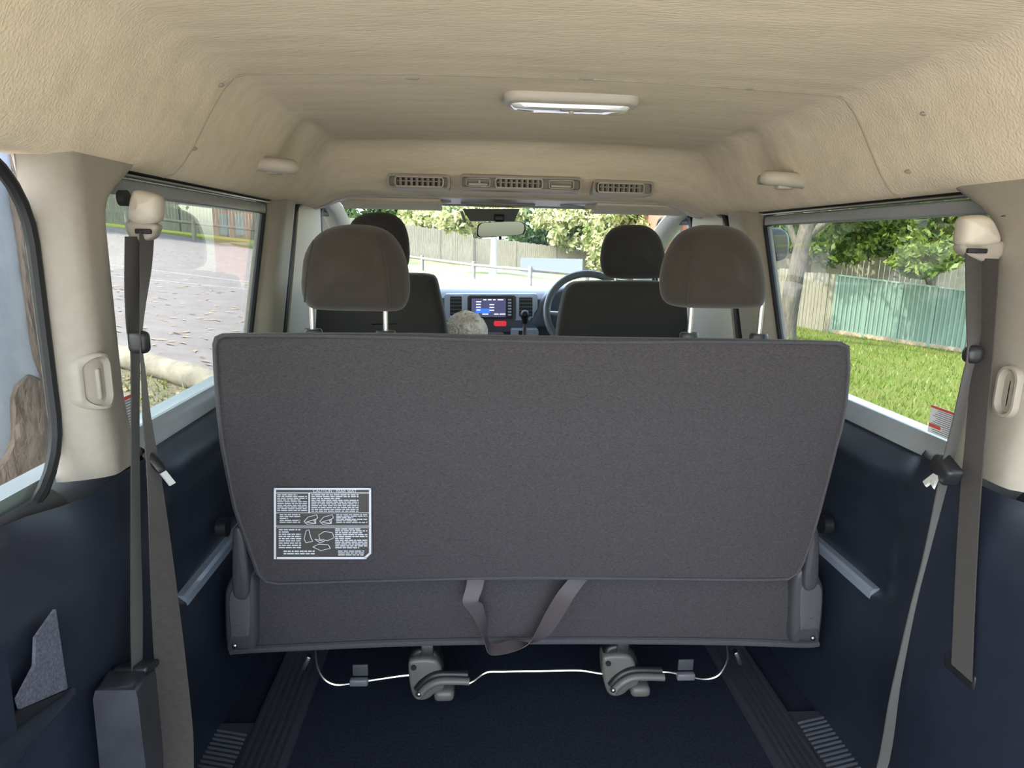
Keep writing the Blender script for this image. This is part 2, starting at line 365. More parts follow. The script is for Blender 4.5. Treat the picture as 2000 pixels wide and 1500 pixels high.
# ------------------------------------------------------------------ pillars
def pillar(s, y0, y1, name, label, zlo, depth=.725, slant=0., flare=True):
    rings = []
    for z in np.linspace(zlo-.03, 1.20, 30):
        f = sst(.95, 1.09, z) if flare else 0
        a, b = y0-.0*f, y1+.16*f**2
        dx = depth-.008*sst(.70, zlo, z)+.012*sst(.98, 1.1, z)
        c = (a+b)/2; pts = []
        for t in np.linspace(0, 1, 13):
            y = a+(b-a)*t; e = min(t, 1-t)*(b-a)
            pts.append((s*(dx+.062*(1-min(1, e/.042))**2), y+slant*(z-.8), z))
        pts += [(s*.791, b+slant*(z-.8), z), (s*.791, a+slant*(z-.8), z)]
        rings.append(pts)
    return MB().loft(rings).build(name, 'beige_plastic', kind='structure', label=label, smooth=60)
pl = pillar(-1, 1.022, 1.155, 'trim_1', 'beige plastic pillar trim behind the left seat belt', .597)
pr = pillar(1, .932, 1.125, 'trim_2', 'beige plastic pillar trim behind the right seat belt', .607)
for s, root, (cx, cy, hw, hh) in ((-1, pl, (196, 745, 17, 58)), (1, pr, (1972, 765, 24, 54))):
    X = s*.725; ctr = WX(cx, cy, X); a = WX(cx-hw, cy, X); b = WX(cx, cy-hh, X)
    ry = abs(a[1]-ctr[1])*.95; rz = abs(b[2]-ctr[2])
    o = rrect(ctr[1], ctr[2], 2*ry, 2*rz, ry*.98, 7)
    rings = []
    for k, (sc, dx) in enumerate(((1.0, .04), (1.0, .002), (.92, -.002), (.74, -.002), (.62, .004), (.55, .010))):
        sz = (rz-ry*(1-sc))/rz
        ya, yb = ((1.022, 1.155) if s < 0 else (.932, 1.125))
        sf = lambda y: .718+.062*(1-min(1, max(0, min(y-ya, yb-y))/.042))**2
        rings.append([(s*(min(sf(ctr[1]+(y-ctr[1])*sc), .745)+dx), ctr[1]+(y-ctr[1])*sc, ctr[2]+(z-ctr[2])*sz) for y, z in o])
    hk = MB().loft(rings).build('hook_bezel', 'beige_plastic', root, smooth=50)
    MB().rbox((X+s*.006, ctr[1]+ry*.1, ctr[2]-rz*.1), (.012, ry*.35, rz*1.1), .003).build('hook_tab', 'beige_plastic', hk)
# front door pillars (B), door seal, front door windows and A pillars
for s, i in ((-1, 3), (1, 4)):
    rings = []
    for z in np.linspace(.50, 1.10, 16):
        tp = -.05*(z-.8); pts = []
        for t in np.linspace(0, 1, 11):
            y = 1.885+.27*t; e = min(t, 1-t)*.27; pts.append((s*(.735+.055*(1-min(1, e/.09))**2), y+.55*(z-.6), z))
        pts += [(s*.797, 2.155+.55*(z-.6), z), (s*.797, 1.885+.55*(z-.6), z)]; rings.append(pts)
    b = MB().loft(rings).build('trim_%d' % i, 'beige_plastic', kind='structure', smooth=60, label='beige centre pillar trim in front of the %s side window' % ('left' if s < 0 else 'right'))
    MB().tube([(s*.762, 2.165+.50*(z-.6), z) for z in np.linspace(.5, 1.03, 10)]+[(s*.757, 2.41, 1.058), (s*.745, 2.46, 1.075)], .016, 8).build('door_seal', 'rubber', b)
    MB().loft([[(s*.745, 2.185+.5*(z-.6), z), (s*.745, 2.74, z), (s*.80, 2.76, z), (s*.80, 2.185+.5*(z-.6), z)] for z in (.5, .8, 1.10)]).build('door_frame', 'beige_light', b)
    o = rrect(2.98+.05, .84, .50, .42, .06)
    g = MB().plate([(s*.775, y, z) for y, z in o], .004, (s, 0, 0)).build('window_%d' % (i+3), 'side_glass', kind='structure', label='front door window on the %s' % ('left' if s < 0 else 'right'))
    for dx, rr in ((0, .014), (.02, .011)):
        oo = rrect(3.03, .84, .50+2*dx, .42+2*dx, .07); oo = oo+[oo[0]]; MB().tube([(s*(.765-.5*dx), y, z) for y, z in oo], rr, 8, False).build('rubber_seal', 'rubber', g)
    # A pillar
    pa = [(s*.745, 2.72, 1.115), (s*.75, 3.0, 1.06), (s*.76, 3.3, .95), (s*.77, 3.62, .72)]
    MB().tube(cr(pa, 14, False), .055, 10, flat=.6).build('trim_%d' % (i+2), 'beige_light', kind='structure', label='pale windscreen pillar on the %s' % ('left' if s < 0 else 'right'))
    MB().box((s*.80, 3.15, .40), (.05, 1.0, .46)).build('trim_%d' % (i+4), 'dark_trim', kind='structure', label='dark lower panel of the %s front door' % ('left' if s < 0 else 'right'))
# windscreen and the header above it
ws = MB().grid(12, 6, lambda a, b: ((a-.5)*1.5, 2.86+b*.74-.10*(2*a-1)**2, 1.085-b*.40)).build('window_5', 'screen_glass', kind='structure', label='windscreen looking onto the road and timber fence')
MB().tube([((a-.5)*1.44, 2.87-.10*(2*a-1)**2, 1.10) for a in np.linspace(0, 1, 20)], .012, 8).build('rubber_seal', 'beige_plastic', ws)
hd = MB().loft([[(x, 2.62, ceil_z(x, 2.62)+.02), (x, 2.62, ceil_z(x, 2.62)-.006), (x, 2.66, min(1.118, ceil_z(x, 2.62)-.008)), (x, 2.84-.1*(x/.72)**2, 1.095), (x, 2.86-.1*(x/.72)**2, 1.12), (x, 2.86, 1.2)] for x in np.linspace(-.76, .76, 31)]).build('trim_9', 'beige_light', kind='structure', label='pale header trim above the windscreen', smooth=50)
# ------------------------------------------------------------------ headliner fittings
def dome():
    p0 = on_ceil(980, 195); p1 = on_ceil(1242, 200); c = (p0+p1)/2; wd = p1[0]-p0[0]; zc = ceil_z(c[0], c[1]-.03)
    r = empty('dome_light', (c[0], c[1], zc-.025), 'oblong interior roof lamp with a clear lens on the headliner', 'lamp')
    o = rrect(0, 0, wd, .105, .035, 6); cy = c[1]-.035
    ring = lambda s, dz: [(c[0]+x*s, cy+y*(1-(1-s)*2.2), zc+dz) for x, y in o]
    MB().loft([ring(1, .008), ring(1, -.006), ring(.97, -.016), ring(.92, -.019)]).build('housing', 'beige_light', r, smooth=50)
    o2 = rrect(0, 0, wd*.88, .072, .025, 6); ring2 = lambda s, dz: [(c[0]+x*s, cy+.008+y*s, zc+dz) for x, y in o2]
    MB().loft([ring2(1, -.015), ring2(1, -.021), ring2(.94, -.027), ring2(.6, -.030)]).build('lens', 'lamp_lens', r, smooth=50)
    sw = MB().rbox((c[0], cy-.018, zc-.028), (.05, .016, .008), .004).build('switch', 'beige_plastic', r)
    MB().ball((c[0], cy-.018, zc-.033), (.006, .005, .004), 10, 6).build('switch_nub', 'beige_light', sw)
dome()
# grab handles over the side doors
for s, (px, py), side in ((-1, (525, 322), 'left'), (1, (1542, 352), 'right')):
    c = on_ceil(px, py, 1., 2.6); c = EYE+(c-EYE)*.975
    r = empty('grab_handle', c, 'beige folding grab handle on the headliner above the %s side door' % side, 'handle', 'roof grab handles')
    hw = .062
    pa = cr([(c[0]-hw, c[1]+.02, c[2]+.006), (c[0]-hw*.8, c[1], c[2]+.004), (c[0], c[1]-.012, c[2]), (c[0]+hw*.8, c[1], c[2]-.003), (c[0]+hw, c[1]+.02, c[2]-.004)], 16, False)
    MB().tube(pa, [.010, .015]+[.0185]*12+[.015, .010], 12).build('grip', 'beige_light', r)
    MB().rbox((c[0]+s*-.012, c[1]+.004, c[2]-.014), (.044, .03, .018), .008).build('end_cover', 'beige_light', r)
    MB().rbox((c[0]-hw*.8, c[1]+.035, c[2]+.004), (.026, .05, .024), .006).build('mount', 'beige_plastic', r)
    MB().rbox((c[0]+hw*.8, c[1]+.035, c[2]+.0), (.026, .05, .024), .006).build('mount', 'beige_plastic', r)
# air outlets across the roof duct
def outlet(x0, y0, x1, y1, extras, label):
    a = on_ceil(x0, y0+2, 2.0, 2.9); b = on_ceil(x1, y0+2, 2.0, 2.9); c = (a+b)/2
    r = empty('air_vent', (c[0], c[1]-.02, c[2]-.03), label, 'vent', 'roof air outlets')
    Y = c[1]-.012; A = W(x0, y0, Y); B = W(x1, y1, Y); cx, cz = (A[0]+B[0])/2, (A[2]+B[2])/2; w_, h_ = B[0]-A[0], A[2]-B[2]
    def frame(cx, cz, w_, h_, t, y, dep, m, par, nm):
        o = rrect(cx, cz, w_, h_, min(h_*.3, .012), 4); i = rrect(cx, cz, w_-2*t, h_-2*t, min(h_*.2, .008), 4)
        return MB().loft([[(x, y+dep, z) for x, z in o], [(x, y, z) for x, z in o], [(x, y, z) for x, z in i], [(x, y+dep, z) for x, z in i]], True, False).build(nm, m, par)
    frame(cx, cz, w_, h_, h_*.16, Y-.006, .12, 'beige_plastic', r, 'bezel')
    MB().box((cx, Y+.02, cz), (w_*.98, .01, h_*.95)).build('back_plate', 'beige_plastic', r)
    for (gx0, gx1) in extras['grille']:
        g0 = W(gx0, y0, Y)[0]; g1 = W(gx1, y0, Y)[0]; gc = (g0+g1)/2; gw = g1-g0; gh = h_*.58
        gr = frame(gc, cz, gw*1.12, gh*1.25, .004, Y-.008, .02, 'beige_light', r, 'grille')
        MB().box((gc, Y+.010, cz), (gw, .006, gh)).build('cavity', 'rubber', gr)
        for k in range(8):
            MB().box((g0+gw*(k+.5)/8, Y+.001, cz), (gw*.05, .012, gh), rotm('Z', 25)).build('slat', 'beige_plastic', gr)
        MB().box((gc, Y-.001, cz+gh*.08), (gw, .004, gh*.14)).build('slat', 'beige_plastic', gr)
    for (tx0, tx1, kn) in extras.get('tray', ()):
        g0 = W(tx0, y0, Y)[0]; g1 = W(tx1, y0, Y)[0]; gc = (g0+g1)/2; gw = g1-g0
        tr = frame(gc, cz, gw, h_*.62, .003, Y-.008, .02, 'beige_light', r, 'tray')
        MB().rbox((gc, Y+.004, cz-h_*.12), (gw*.8, .012, h_*.2), .003).build('tray_step', 'beige_light', tr)
        if kn: MB().rbox((gc+.004, Y-.010, cz), (.006, .012, h_*.3), .002).build('slider_knob', 'beige_light', tr)
outlet(756, 339, 879, 371, {'grille': [(776, 862)]}, 'small roof air vent nearest the left, above the passenger seat')
outlet(898, 341, 1136, 376, {'grille': [(972, 1056)], 'tray': [(910, 958, 1), (1072, 1122, 0)]}, 'wide centre roof air vent with fan slider between two recesses')
outlet(1158, 352, 1275, 383, {'grille': [(1172, 1254)]}, 'small roof air vent nearest the right, above the driver seat')
# sun visors
for (x0, x1, yy, side) in ((662, 862, 396, 'passenger'), (1162, 1348, 407, 'driver')):
    A = W(x0, yy, 2.70); B = W(x1, yy, 2.70); c = (A+B)/2
    r = empty('sun_visor', c, 'folded-up beige sun visor above the %s seat' % side, 'visor', 'sun visors')
    MB().rbox(c+[0, .03, .0], (B[0]-A[0], .16, .018), .008, 3, rotm('X', -10)).build('flap', 'headliner', r)
    MB().tube([B+[-.02, .0, -.002], B+[.035, .02, .01]] if side == 'passenger' else [A+[.02, 0, -.002], A+[-.035, .02, .01]], .008, 8).build('pivot', 'beige_light', r)
    if side == 'driver':
        MB().rbox(W(1118, 403, 2.74), (.10, .004, .012), .002, 2, rotm('Y', 6)).build('vanity_flap', 'grey_sill', r)
# map lamp console with rear-view mirror
p = W(972, 398, 2.83)
r = empty('overhead_console', p, 'dark map lamp console under the pale header above the mirror', 'console')
c0 = W(972, 402, 2.80)
MB().rbox(c0+[0, .0, .008], (.30, .09, .022), .008).build('shell', 'beige_plastic', r)
a = [W(px, py, 2.86) for px, py in ((903, 408), (1015, 408), (1005, 432), (918, 432))]
MB().plate(a, .05, (0, 1, 0)).build('tray', mat('console_dark', (.05, .06, .055), .45), r)
MB().rbox(W(905, 424, 2.88), (.012, .06, .05), .005, 2, rotm('Y', -20)).build('side_cheek', 'beige_plastic', r)
m0 = W(978, 447, 2.82)
r = empty('rear_view_mirror', m0, 'wide rear-view mirror in a dark frame hanging above the dashboard', 'mirror')
o = [W(px, py, 2.82) for px, py in ((931, 446), (936, 437), (950, 434), (1000, 432), (1020, 433), (1027, 440), (1026, 452), (1018, 459), (980, 462), (945, 464), (932, 461))]
MB().pillow(cr(o, 40), .03, .008, .0).build('housing', 'black_plastic', r)
oc = np.mean(o, 0); MB().plate([oc+(np.array(q)-oc)*.93-[0, .0015, 0] for q in cr(o, 40)], .001, (0, -1, 0)).build('glass', 'mirror', r)
MB().rbox(W(975, 426, 2.86), (.045, .04, .03), .008).build('stem', 'black_plastic', r); MB().rbox(W(977, 465, 2.82), (.012, .015, .012), .003).build('dip_lever', 'black_plastic', r)
# ------------------------------------------------------------------ bench seat
BY, BT = 1.335, -.10                                                            # back plane leans: y = BY + BT*(z-.45)
def B_(px, py, dy=0.): return W(px, py, BY+dy, BT, .45)
bench = empty('bench_seat', (0, 1.50, -.2), 'dark grey fabric rear bench seat seen from behind', 'seat')
bo = [(414, 657), (428, 651), (600, 650), (800, 651), (1000, 655), (1200, 659), (1400, 661), (1560, 664), (1650, 667), (1666, 675), (1668, 720), (1662, 790), (1652, 840), (1641, 880), (1626, 940), (1610, 1000), (1594, 1055), (1578, 1100), (1566, 1122), (1548, 1134), (1500, 1136), (1200, 1136), (900, 1137), (650, 1141), (535, 1144), (512, 1140), (497, 1125), (484, 1090), (468, 1045), (450, 995), (436, 930), (425, 870), (417, 800), (411, 720), (409, 672)]
bpts = [B_(*q) for q in bo]; dense = []
for i in range(len(bpts)):                                                       # keep straight runs straight, dense enough for clean rims
    a, b = bpts[i], bpts[(i+1) % len(bpts)]; n = max(1, int(np.linalg.norm(b-a)/.02))
    dense += [a+(b-a)*k/n for k in range(n)]
back = MB().pillow(dense, .070, .016, .004, seg=4, level=True).build('backrest', 'bench_fabric', bench, smooth=50)
D = np.array(dense); cc = D.mean(0)
pip = [p+nrm(cc-p)*.012+np.array([0, -.0008, 0]) for p in dense]
MB().tube(pip+[pip[0]], .0028, 6, False).build('piping', 'bench_side', back)
cush = MB().rbox((0, 1.72, .10), (1.26, .50, .20), .05, 4).build('seat_cushion', 'bench_fabric', bench)
# rear valance of the cushion
vo_t = [W(px, py, 1.425) for px, py in ((497, 1110), (800, 1105), (1100, 1105), (1400, 1105), (1555, 1108))]
vo_b = [W(px, py, 1.425) for px, py in ((495, 1266), (800, 1250), (1100, 1246), (1400, 1248), (1557, 1256))]
T_ = cr(vo_t, 24, False); B2 = cr(vo_b, 24, False)
rings = []
for t, b in zip(T_, B2):
    rings.append([t+(b-t)*q+np.array([0, -.014*math.sin(math.pi*q), 0]) for q in np.linspace(0, 1, 10)]+[b+np.array([0, .05, .0]), t+np.array([0, .05, 0])])
MB().loft(rings).build('cushion_back', 'bench_fabric', bench, smooth=60)
rail = cr([W(px, py, 1.42) for px, py in ((450, 1272), (500, 1268), (800, 1255), (1100, 1251), (1400, 1253), (1560, 1258), (1598, 1256))], 40, False)
MB().tube(rail, .0085, 8, flat=1.0).build('frame_rail', 'bench_side', bench)
# hinge covers and recliner arms
for s, oc_, arm, pan, scr, knob in (
    (-1, [(436, 1175), (442, 1145), (454, 1128), (475, 1122), (492, 1130), (499, 1160), (499, 1262), (485, 1272), (455, 1274), (440, 1268)], [(453, 1045), (459, 1031), (471, 1036), (480, 1075), (484, 1165), (455, 1165), (452, 1100)], [(449, 1158), (486, 1158), (487, 1235), (480, 1244), (456, 1245), (450, 1238)], (458, 1262), (437, 1030)),
    (1, [(1612, 1165), (1606, 1135), (1594, 1115), (1575, 1110), (1558, 1120), (1551, 1150), (1548, 1250), (1560, 1256), (1590, 1257), (1604, 1250)], [(1601, 1045), (1594, 1027), (1584, 1035), (1578, 1075), (1572, 1150), (1597, 1146), (1602, 1090)], [(1567, 1148), (1604, 1146), (1602, 1222), (1594, 1229), (1570, 1230), (1564, 1224)], (1588, 1247), (1611, 1024))):
    cv = MB().pillow(cr([W(px, py, 1.385) for px, py in oc_], 40), .10, .014, .003).build('hinge_cover', 'hinge_plastic', bench)
    MB().pillow(cr([W(px, py, 1.382) for px, py in pan], 36), .01, .003, .002).build('cover_panel', mat('hinge_panel', (.085, .086, .092), .5), cv)
    MB().ball(W(*scr, 1.378), (.006, .004, .006), 12, 8).build('screw', 'chrome', cv)
    MB().pillow(cr([W(px, py, 1.372) for px, py in arm], 36), .06, .008, .002).build('recliner_arm', 'hinge_plastic', bench)
    k0 = W(*knob, 1.47); MB().tube([k0+[s*-.01, 0, 0], k0+[s*.012, 0, 0]], .022, 14).build('recliner_knob', 'black_plastic', bench)
# headrests
def headrest(par, pts, Y, T, fabric, posts, ytop, pr, name='headrest', bulge=.02, inset=None):
    o = cr([W(px, py, Y) for px, py in pts], 48); hr = MB().pillow(o, T, T*.46, bulge, seg=6, soft=True).build(name, fabric, par, smooth=70)
    if inset:
        for ln in inset: MB().tube(cr([W(px, py, Y-.0+dy) for px, py, dy in ln], 14, False), .0016, 5).build('stitching', 'front_fabric', hr)
    for (px, y0, y1) in posts:
        a = W(px, y0, Y+T*.5); b = W(px, y1, Y+T*.5); a[2] += .03; b[2] -= .02; b[0] = a[0]
        ps = MB().tube([a, b], pr, 12).build('headrest_post', 'chrome', par)
        g = W(px, y1, Y+T*.5); gg = MB().loft([[(a[0]+math.cos(t)*rx, g[1]+math.sin(t)*ry, g[2]+dz) for t in np.linspace(0, 2*math.pi, 16, endpoint=False)] for rx, ry, dz in ((.020, .014, -.008), (.020, .014, .002), (.017, .012, .006))]).build('post_guide', 'black_plastic', par)
headrest(bench, [(577, 540), (582, 500), (600, 467), (625, 447), (660, 438), (690, 437), (725, 441), (755, 455), (778, 485), (791, 525), (795, 570), (787, 600), (768, 613), (700, 613), (640, 612), (598, 608), (582, 592), (576, 565)], 1.285, .12, 'headrest_fabric', [(609, 612, 648), (753, 613, 651)], 0, .0052, inset=[[(612, 470, -.004), (600, 530, -.013), (595, 590, -.004)], [(744, 460, -.003), (757, 530, -.013), (763, 600, -.004)]])
headrest(bench, [(1307, 560), (1312, 520), (1328, 480), (1350, 453), (1380, 440), (1412, 438), (1445, 441), (1475, 455), (1497, 482), (1510, 520), (1516, 565), (1512, 595), (1495, 607), (1430, 608), (1370, 607), (1330, 602), (1313, 590)], 1.285, .12, 'headrest_fabric', [(1350, 605, 655), (1487, 606, 657)], 0, .0052, inset=[[(1358, 460, -.003), (1347, 530, -.012), (1342, 595, -.004)]])
# pull strap
sp = [((930, 1128), 1.375, (.019, 0, .0)), ((926, 1150), 1.37, (.019, 0, 0)), ((919, 1175), 1.36, (.0175, 0, .002)), ((931, 1190), 1.365, (.013, .006, .009)), ((941, 1215), 1.37, (.009, .012, .003)), ((949, 1245), 1.375, (.004, .016, 0)), ((954, 1264), 1.38, (.001, .018, .003)), ((970, 1268), 1.38, (0, .017, .004)), ((1005, 1261), 1.38, (.001, .0165, .004)), ((1035, 1256), 1.38, (-.003, .013, .008)), ((1060, 1235), 1.375, (-.013, .004, .013)), ((1082, 1200), 1.365, (-.017, 0, .011)), ((1103, 1165), 1.36, (-.018, 0, .008)), ((1122, 1140), 1.37, (-.018, 0, .006)), ((1135, 1125), 1.38, (-.018, 0, .006))]
P = cr([W(*q, y) for q, y, h in sp], 60, False); H = cr([(-h[0] if h[0] < 0 else h[0], h[1], -h[2] if h[0] < 0 else h[2]) for q, y, h in sp], 60, False)
MB().ribbon(P, H, .0016).build('pull_strap', 'pull_strap', bench)
# caution label
lo = [(533, 960), (540, 953), (718, 953), (724, 957), (729, 1080), (716, 1092), (546, 1093), (538, 1088)]
lab = MB().plate([B_(px, py, -.0065) for px, py in lo], .0012, (0, -1, 0)).build('caution_label', 'label_black', back, 0, label='black label with white instructions and diagrams')
def lb(u, v, dy=-.0082): return B_(535+u*190, 953+v*139, dy)
def bar(mb, u0, v0, u1, v1): mb.plate([lb(u0, v0), lb(u1, v0), lb(u1, v1), lb(u0, v1)], .0003, (0, -1, 0))
fr = MB()
for q in ((0, 0, 1, .025), (0, 0, .022, 1), (.978, 0, 1.0, .92), (.03, .97, .95, 1.0), (.02, .065, .98, .075), (.355, .07, .37, .345), (.02, .345, .98, .353), (.02, .53, .98, .54), (.03, .555, .97, .562)): bar(fr, *q)
fr.plate([lb(.94, 1.0), lb(1.0, .92), lb(.978, .91), lb(.925, .975)], .0003, (0, -1, 0)).build('label_border', 'label_white', lab, 0)
tx = MB(); rr = random.Random(3)
def rows(u0, u1, v0, v1, n, short=.3):
    for k in range(n):
        v = v0+(v1-v0)*k/n; u = u0; e = u0+(u1-u0)*(1 if rr.random() > short else rr.uniform(.4, .9))
        while u < e:
            l = min(rr.uniform(.02, .07), e-u); bar(tx, u, v, u+l, v+(v1-v0)/n*.5); u += l+.009
rows(.035, .34, .09, .335, 10); rows(.385, .87, .09, .345, 10); rows(.06, .27, .37, .5, 5); rows(.64, .96, .37, .5, 6); rows(.05, .28, .58, .86, 9); rows(.63, .96, .57, .86, 11); rows(.1, .42, .88, .95, 2, .1); rows(.66, .93, .88, .96, 3, .5)
tx.build('label_small_print', 'label_white', lab, 0, kind='stuff')
dg = MB()
def poly(pts):
    for i in range(len(pts)):
        (a, b), (c, d) = pts[i], pts[(i+1) % len(pts)]; p, q = lb(a, b), lb(c, d); dg.tube([p, q], .0007, 4)
for ox in (.31, .47):
    poly([(ox, .47), (ox+.04, .41), (ox+.13, .375), (ox+.14, .42), (ox+.10, .46), (ox+.12, .5), (ox+.03, .51)]); poly([(ox+.02, .48), (ox+.12, .44), (ox+.12, .5)])
poly([(.31, .72), (.33, .6), (.36, .59), (.38, .7), (.40, .75), (.33, .77)]); poly([(.46, .66), (.52, .61), (.60, .63), (.62, .7), (.55, .74), (.47, .72)]); poly([(.40, .83), (.46, .79), (.56, .8), (.58, .85), (.48, .88)]); poly([(.42, .72), (.47, .77), (.52, .75)])
dg.build('label_diagram', 'label_white', lab, 0)
def text(s_, u, v, h, par, m):
    cu = bpy.data.curves.new('t', 'FONT'); cu.body = s_; cu.size = 1; to = bpy.data.objects.new('t', cu); COL.objects.link(to)
    me = bpy.data.meshes.new_from_object(to.evaluated_get(bpy.context.evaluated_depsgraph_get())); bpy.data.objects.remove(to)
    k = MB(); V = np.array([q.co for q in me.vertices]); o0 = lb(u, v); ux = nrm(lb(u+.1, v)-o0); uz = nrm(lb(u, v-.1)-o0)
    k.add([o0+ux*a*h+uz*b*h for a, b, _ in V], [tuple(f.vertices) for f in me.polygons]); return k.build('label_heading', m, par, 0, recalc=False)
text('CAUTION | REAR SEAT', .40, .060, .0088, lab, 'label_white'); 
# release wire, clips and floor latches
MB().tube(cr([W(px, py, 1.46) for px, py in ((616, 1262), (617, 1285), (622, 1308), (636, 1328), (658, 1337), (690, 1334), (740, 1326), (800, 1318), (850, 1318), (905, 1334), (925, 1330), (950, 1313), (985, 1311), (1060, 1310), (1130, 1309), (1165, 1314), (1200, 1318), (1260, 1316), (1300, 1312), (1340, 1320), (1375, 1326), (1400, 1320), (1414, 1303), (1421, 1282), (1419, 1258))], 110, False), .0042, 8).build('release_wire', 'chrome', bench)
for (x0, y0, x1, y1) in ((683, 1310, 719, 1342), (1322, 1298, 1357, 1332)):
    a = W((x0+x1)/2, (y0+y1)/2, 1.452); wd = W(x1, y0, 1.452)[0]-W(x0, y0, 1.452)[0]
    cl = MB().rbox(a+[0, 0, -.008], (wd, .016, .018), .004).build('wire_clip', mat('clip_grey', (.13, .13, .14), .45), bench); MB().rbox(a+[.002, .012, .016], (wd*.85, .006, .03), .002).build('clip_tab', 'hinge_plastic', cl)
for ox, oy in ((0, 0), (380, -8)):
    q = lambda x, y, Y=1.44: W(x+ox, y+oy, Y)
    lt = MB().pillow(cr([q(*p) for p in ((797, 1302), (802, 1292), (820, 1289), (846, 1290), (858, 1299), (866, 1322), (868, 1345), (850, 1356), (838, 1366), (822, 1370), (808, 1364), (800, 1340))], 44), .05, .008, .003).build('floor_latch', 'latch_plastic', bench, label='grey floor latch with lever')
    MB().tube([q(808, 1303)+[0, -.004, 0], q(808, 1303)+[0, .01, 0]], .0068, 14).build('latch_hole', 'rubber', lt)
    MB().pillow(cr([q(*p, 1.452) for p in ((798, 1296), (806, 1275), (830, 1268), (852, 1276), (866, 1300), (868, 1330), (840, 1340), (805, 1330))], 36), .05, .01, .0).build('latch_block', 'black_plastic', lt)
    MB().rbox(q(835, 1262, 1.46), (.03, .03, .04), .003).build('latch_bracket', 'steel', lt)
    lv = cr([q(*p, 1.425) for p in ((817, 1360), (826, 1349), (840, 1338), (858, 1331), (885, 1330), (917, 1331))], 20, False)
    MB().tube(lv, [.011]*4+[.0105]*12+[.0100]*4, 12, flat=.85).build('latch_lever', 'latch_plastic', lt, smooth=60)
    lv2 = [p+np.array([-.004, .010, .012]) for p in lv]; MB().tube(lv2, .009, 10).build('lever_back', 'black_plastic', lt)
    MB().ball(q(818, 1357, 1.415), (.006, .004, .006), 12, 8).build('pivot_pin', 'steel', lt)
    MB().rbox(q(868, 1350, 1.46), (.05, .05, .03), .012).build('latch_foot', 'latch_plastic', lt)
for s, (px, py) in ((-1, (599, 1292)), (1, (1440, 1283))):
    a = W(px, py, 1.50); MB().rbox(a, (.012, .02, .04), .003, 2, rotm('Y', s*-25)).build('floor_bracket', 'steel', bench)
    MB().rbox((a[0], 1.86, -.11), (.03, .26, .18), .008).build('leg', 'black_plastic', bench)
MB().box((0, 1.95, -.09), (1.1, .02, .2)).build('under_shade', 'black_plastic', bench)  # black sheet standing in for the deep shade under the bench
# ------------------------------------------------------------------ seat belts
def strap(par, pts, th=.0016, n=70, name='webbing'):
    """webbing 47 mm wide: points with the width at which its face shows, which sets its twist"""
    hw = .0235; ang = []
    for p, w_ in pts:
        full = 2*hw*F/np.dot(CM[2], p-EYE); ang.append(math.asin(min(.995, abs(w_)/full))*(1 if w_ > 0 else -1))
    P = cr([p for p, w_ in pts], n, False); A = cr([(a, 0, 0) for a in ang], n, False)[:, 0]; H = []
    for p, a in zip(P, A):
        e = p-EYE; e[2] = 0; e = nrm(e); q = np.array([e[1], -e[0], 0]); H.append(hw*(math.cos(a)*e+math.sin(a)*q))
    return MB().ribbon(P, H, th).build(name, 'webbing', par)
def V_(px, py, x): return WX(px, py, x)
# left
L0 = V_(270, 410, -.70)
bl = empty('seat_belt', (L0[0], L0[1], -.2), 'left seat belt hanging from the pillar beside the asphalt view', 'seat belt', 'rear seat belts')
Yb = L0[1]
def belt_top(par, cov, loop, bolt, Y, dx):
    cvr = MB().pillow(cr([W(px, py, Y-.02) for px, py in cov], 40), .045, .018, .004, soft=True).build('anchor_cover', 'beige_light', par)
    lp = [W(px, py, Y-.012) for px, py in loop]
    MB().pillow(cr(lp, 36), .03, .009, .0, soft=True).build('belt_loop', 'beige_plastic', par)
    b = W(*bolt, Y+.005); k = MB().tube([b, b+np.array([-dx*.012, 0, 0])], .013, 14).build('anchor_bolt', 'rubber', cvr)
belt_top(bl, [(250, 375), (262, 370), (285, 375), (303, 384), (305, 412), (299, 432), (272, 440), (244, 430), (243, 405)], [(243, 432), (300, 437), (301, 455), (290, 468), (262, 472), (248, 462)], (249, 387), Yb-.012, 1)
MB().rbox(W(280, 452, Yb-.026), (.026, .006, .008), .002).build('loop_slot', 'rubber', bl)
strap(bl, [(V_(px, py, x), w_) for px, py, x, w_ in ((259, 462, -.695, 25), (258, 560, -.692, 25), (260, 640, -.690, 22), (264, 680, -.690, 16), (264, 850, -.688, 15), (265, 1050, -.672, 18), (267, 1200, -.66, 22), (268, 1326, -.648, 20))])
strap(bl, [(V_(px, py, x), w_) for px, py, x, w_ in ((287, 452, -.685, 25), (285, 520, -.68, 20), (279, 600, -.67, 9), (275, 668, -.66, 4), (280, 730, -.66, 7), (287, 820, -.655, 14), (297, 900, -.645, 20), (307, 1000, -.64, 30), (324, 1200, -.625, 48), (345, 1430, -.61, 57), (355, 1560, -.60, 60))]+[(np.array([-.595, 1.02, -.10]), 60), (np.array([-.595, 1.03, -.195]), 60)])
MB().rbox(V_(272, 668, -.662), (.03, .022, .036), .009).build('belt_guide', 'black_plastic', bl)
a = V_(283, 885, -.655); b = V_(318, 922, -.63)
MB().tube(cr([a, (a+b)/2+[0, 0, .004], b], 10, False), [.007, .009]+[.010]*6+[.009, .006], 10, flat=.6).build('belt_tongue', 'black_plastic', bl)
e = V_(337, 946, -.62); d = nrm(e-b); MB().ribbon([b, e], [np.array([.3, .9, .1])*.006]*2, .0028).build('tongue_blade', mat('blade_metal', (.75, .75, .73), .35, metal=.5), bl)
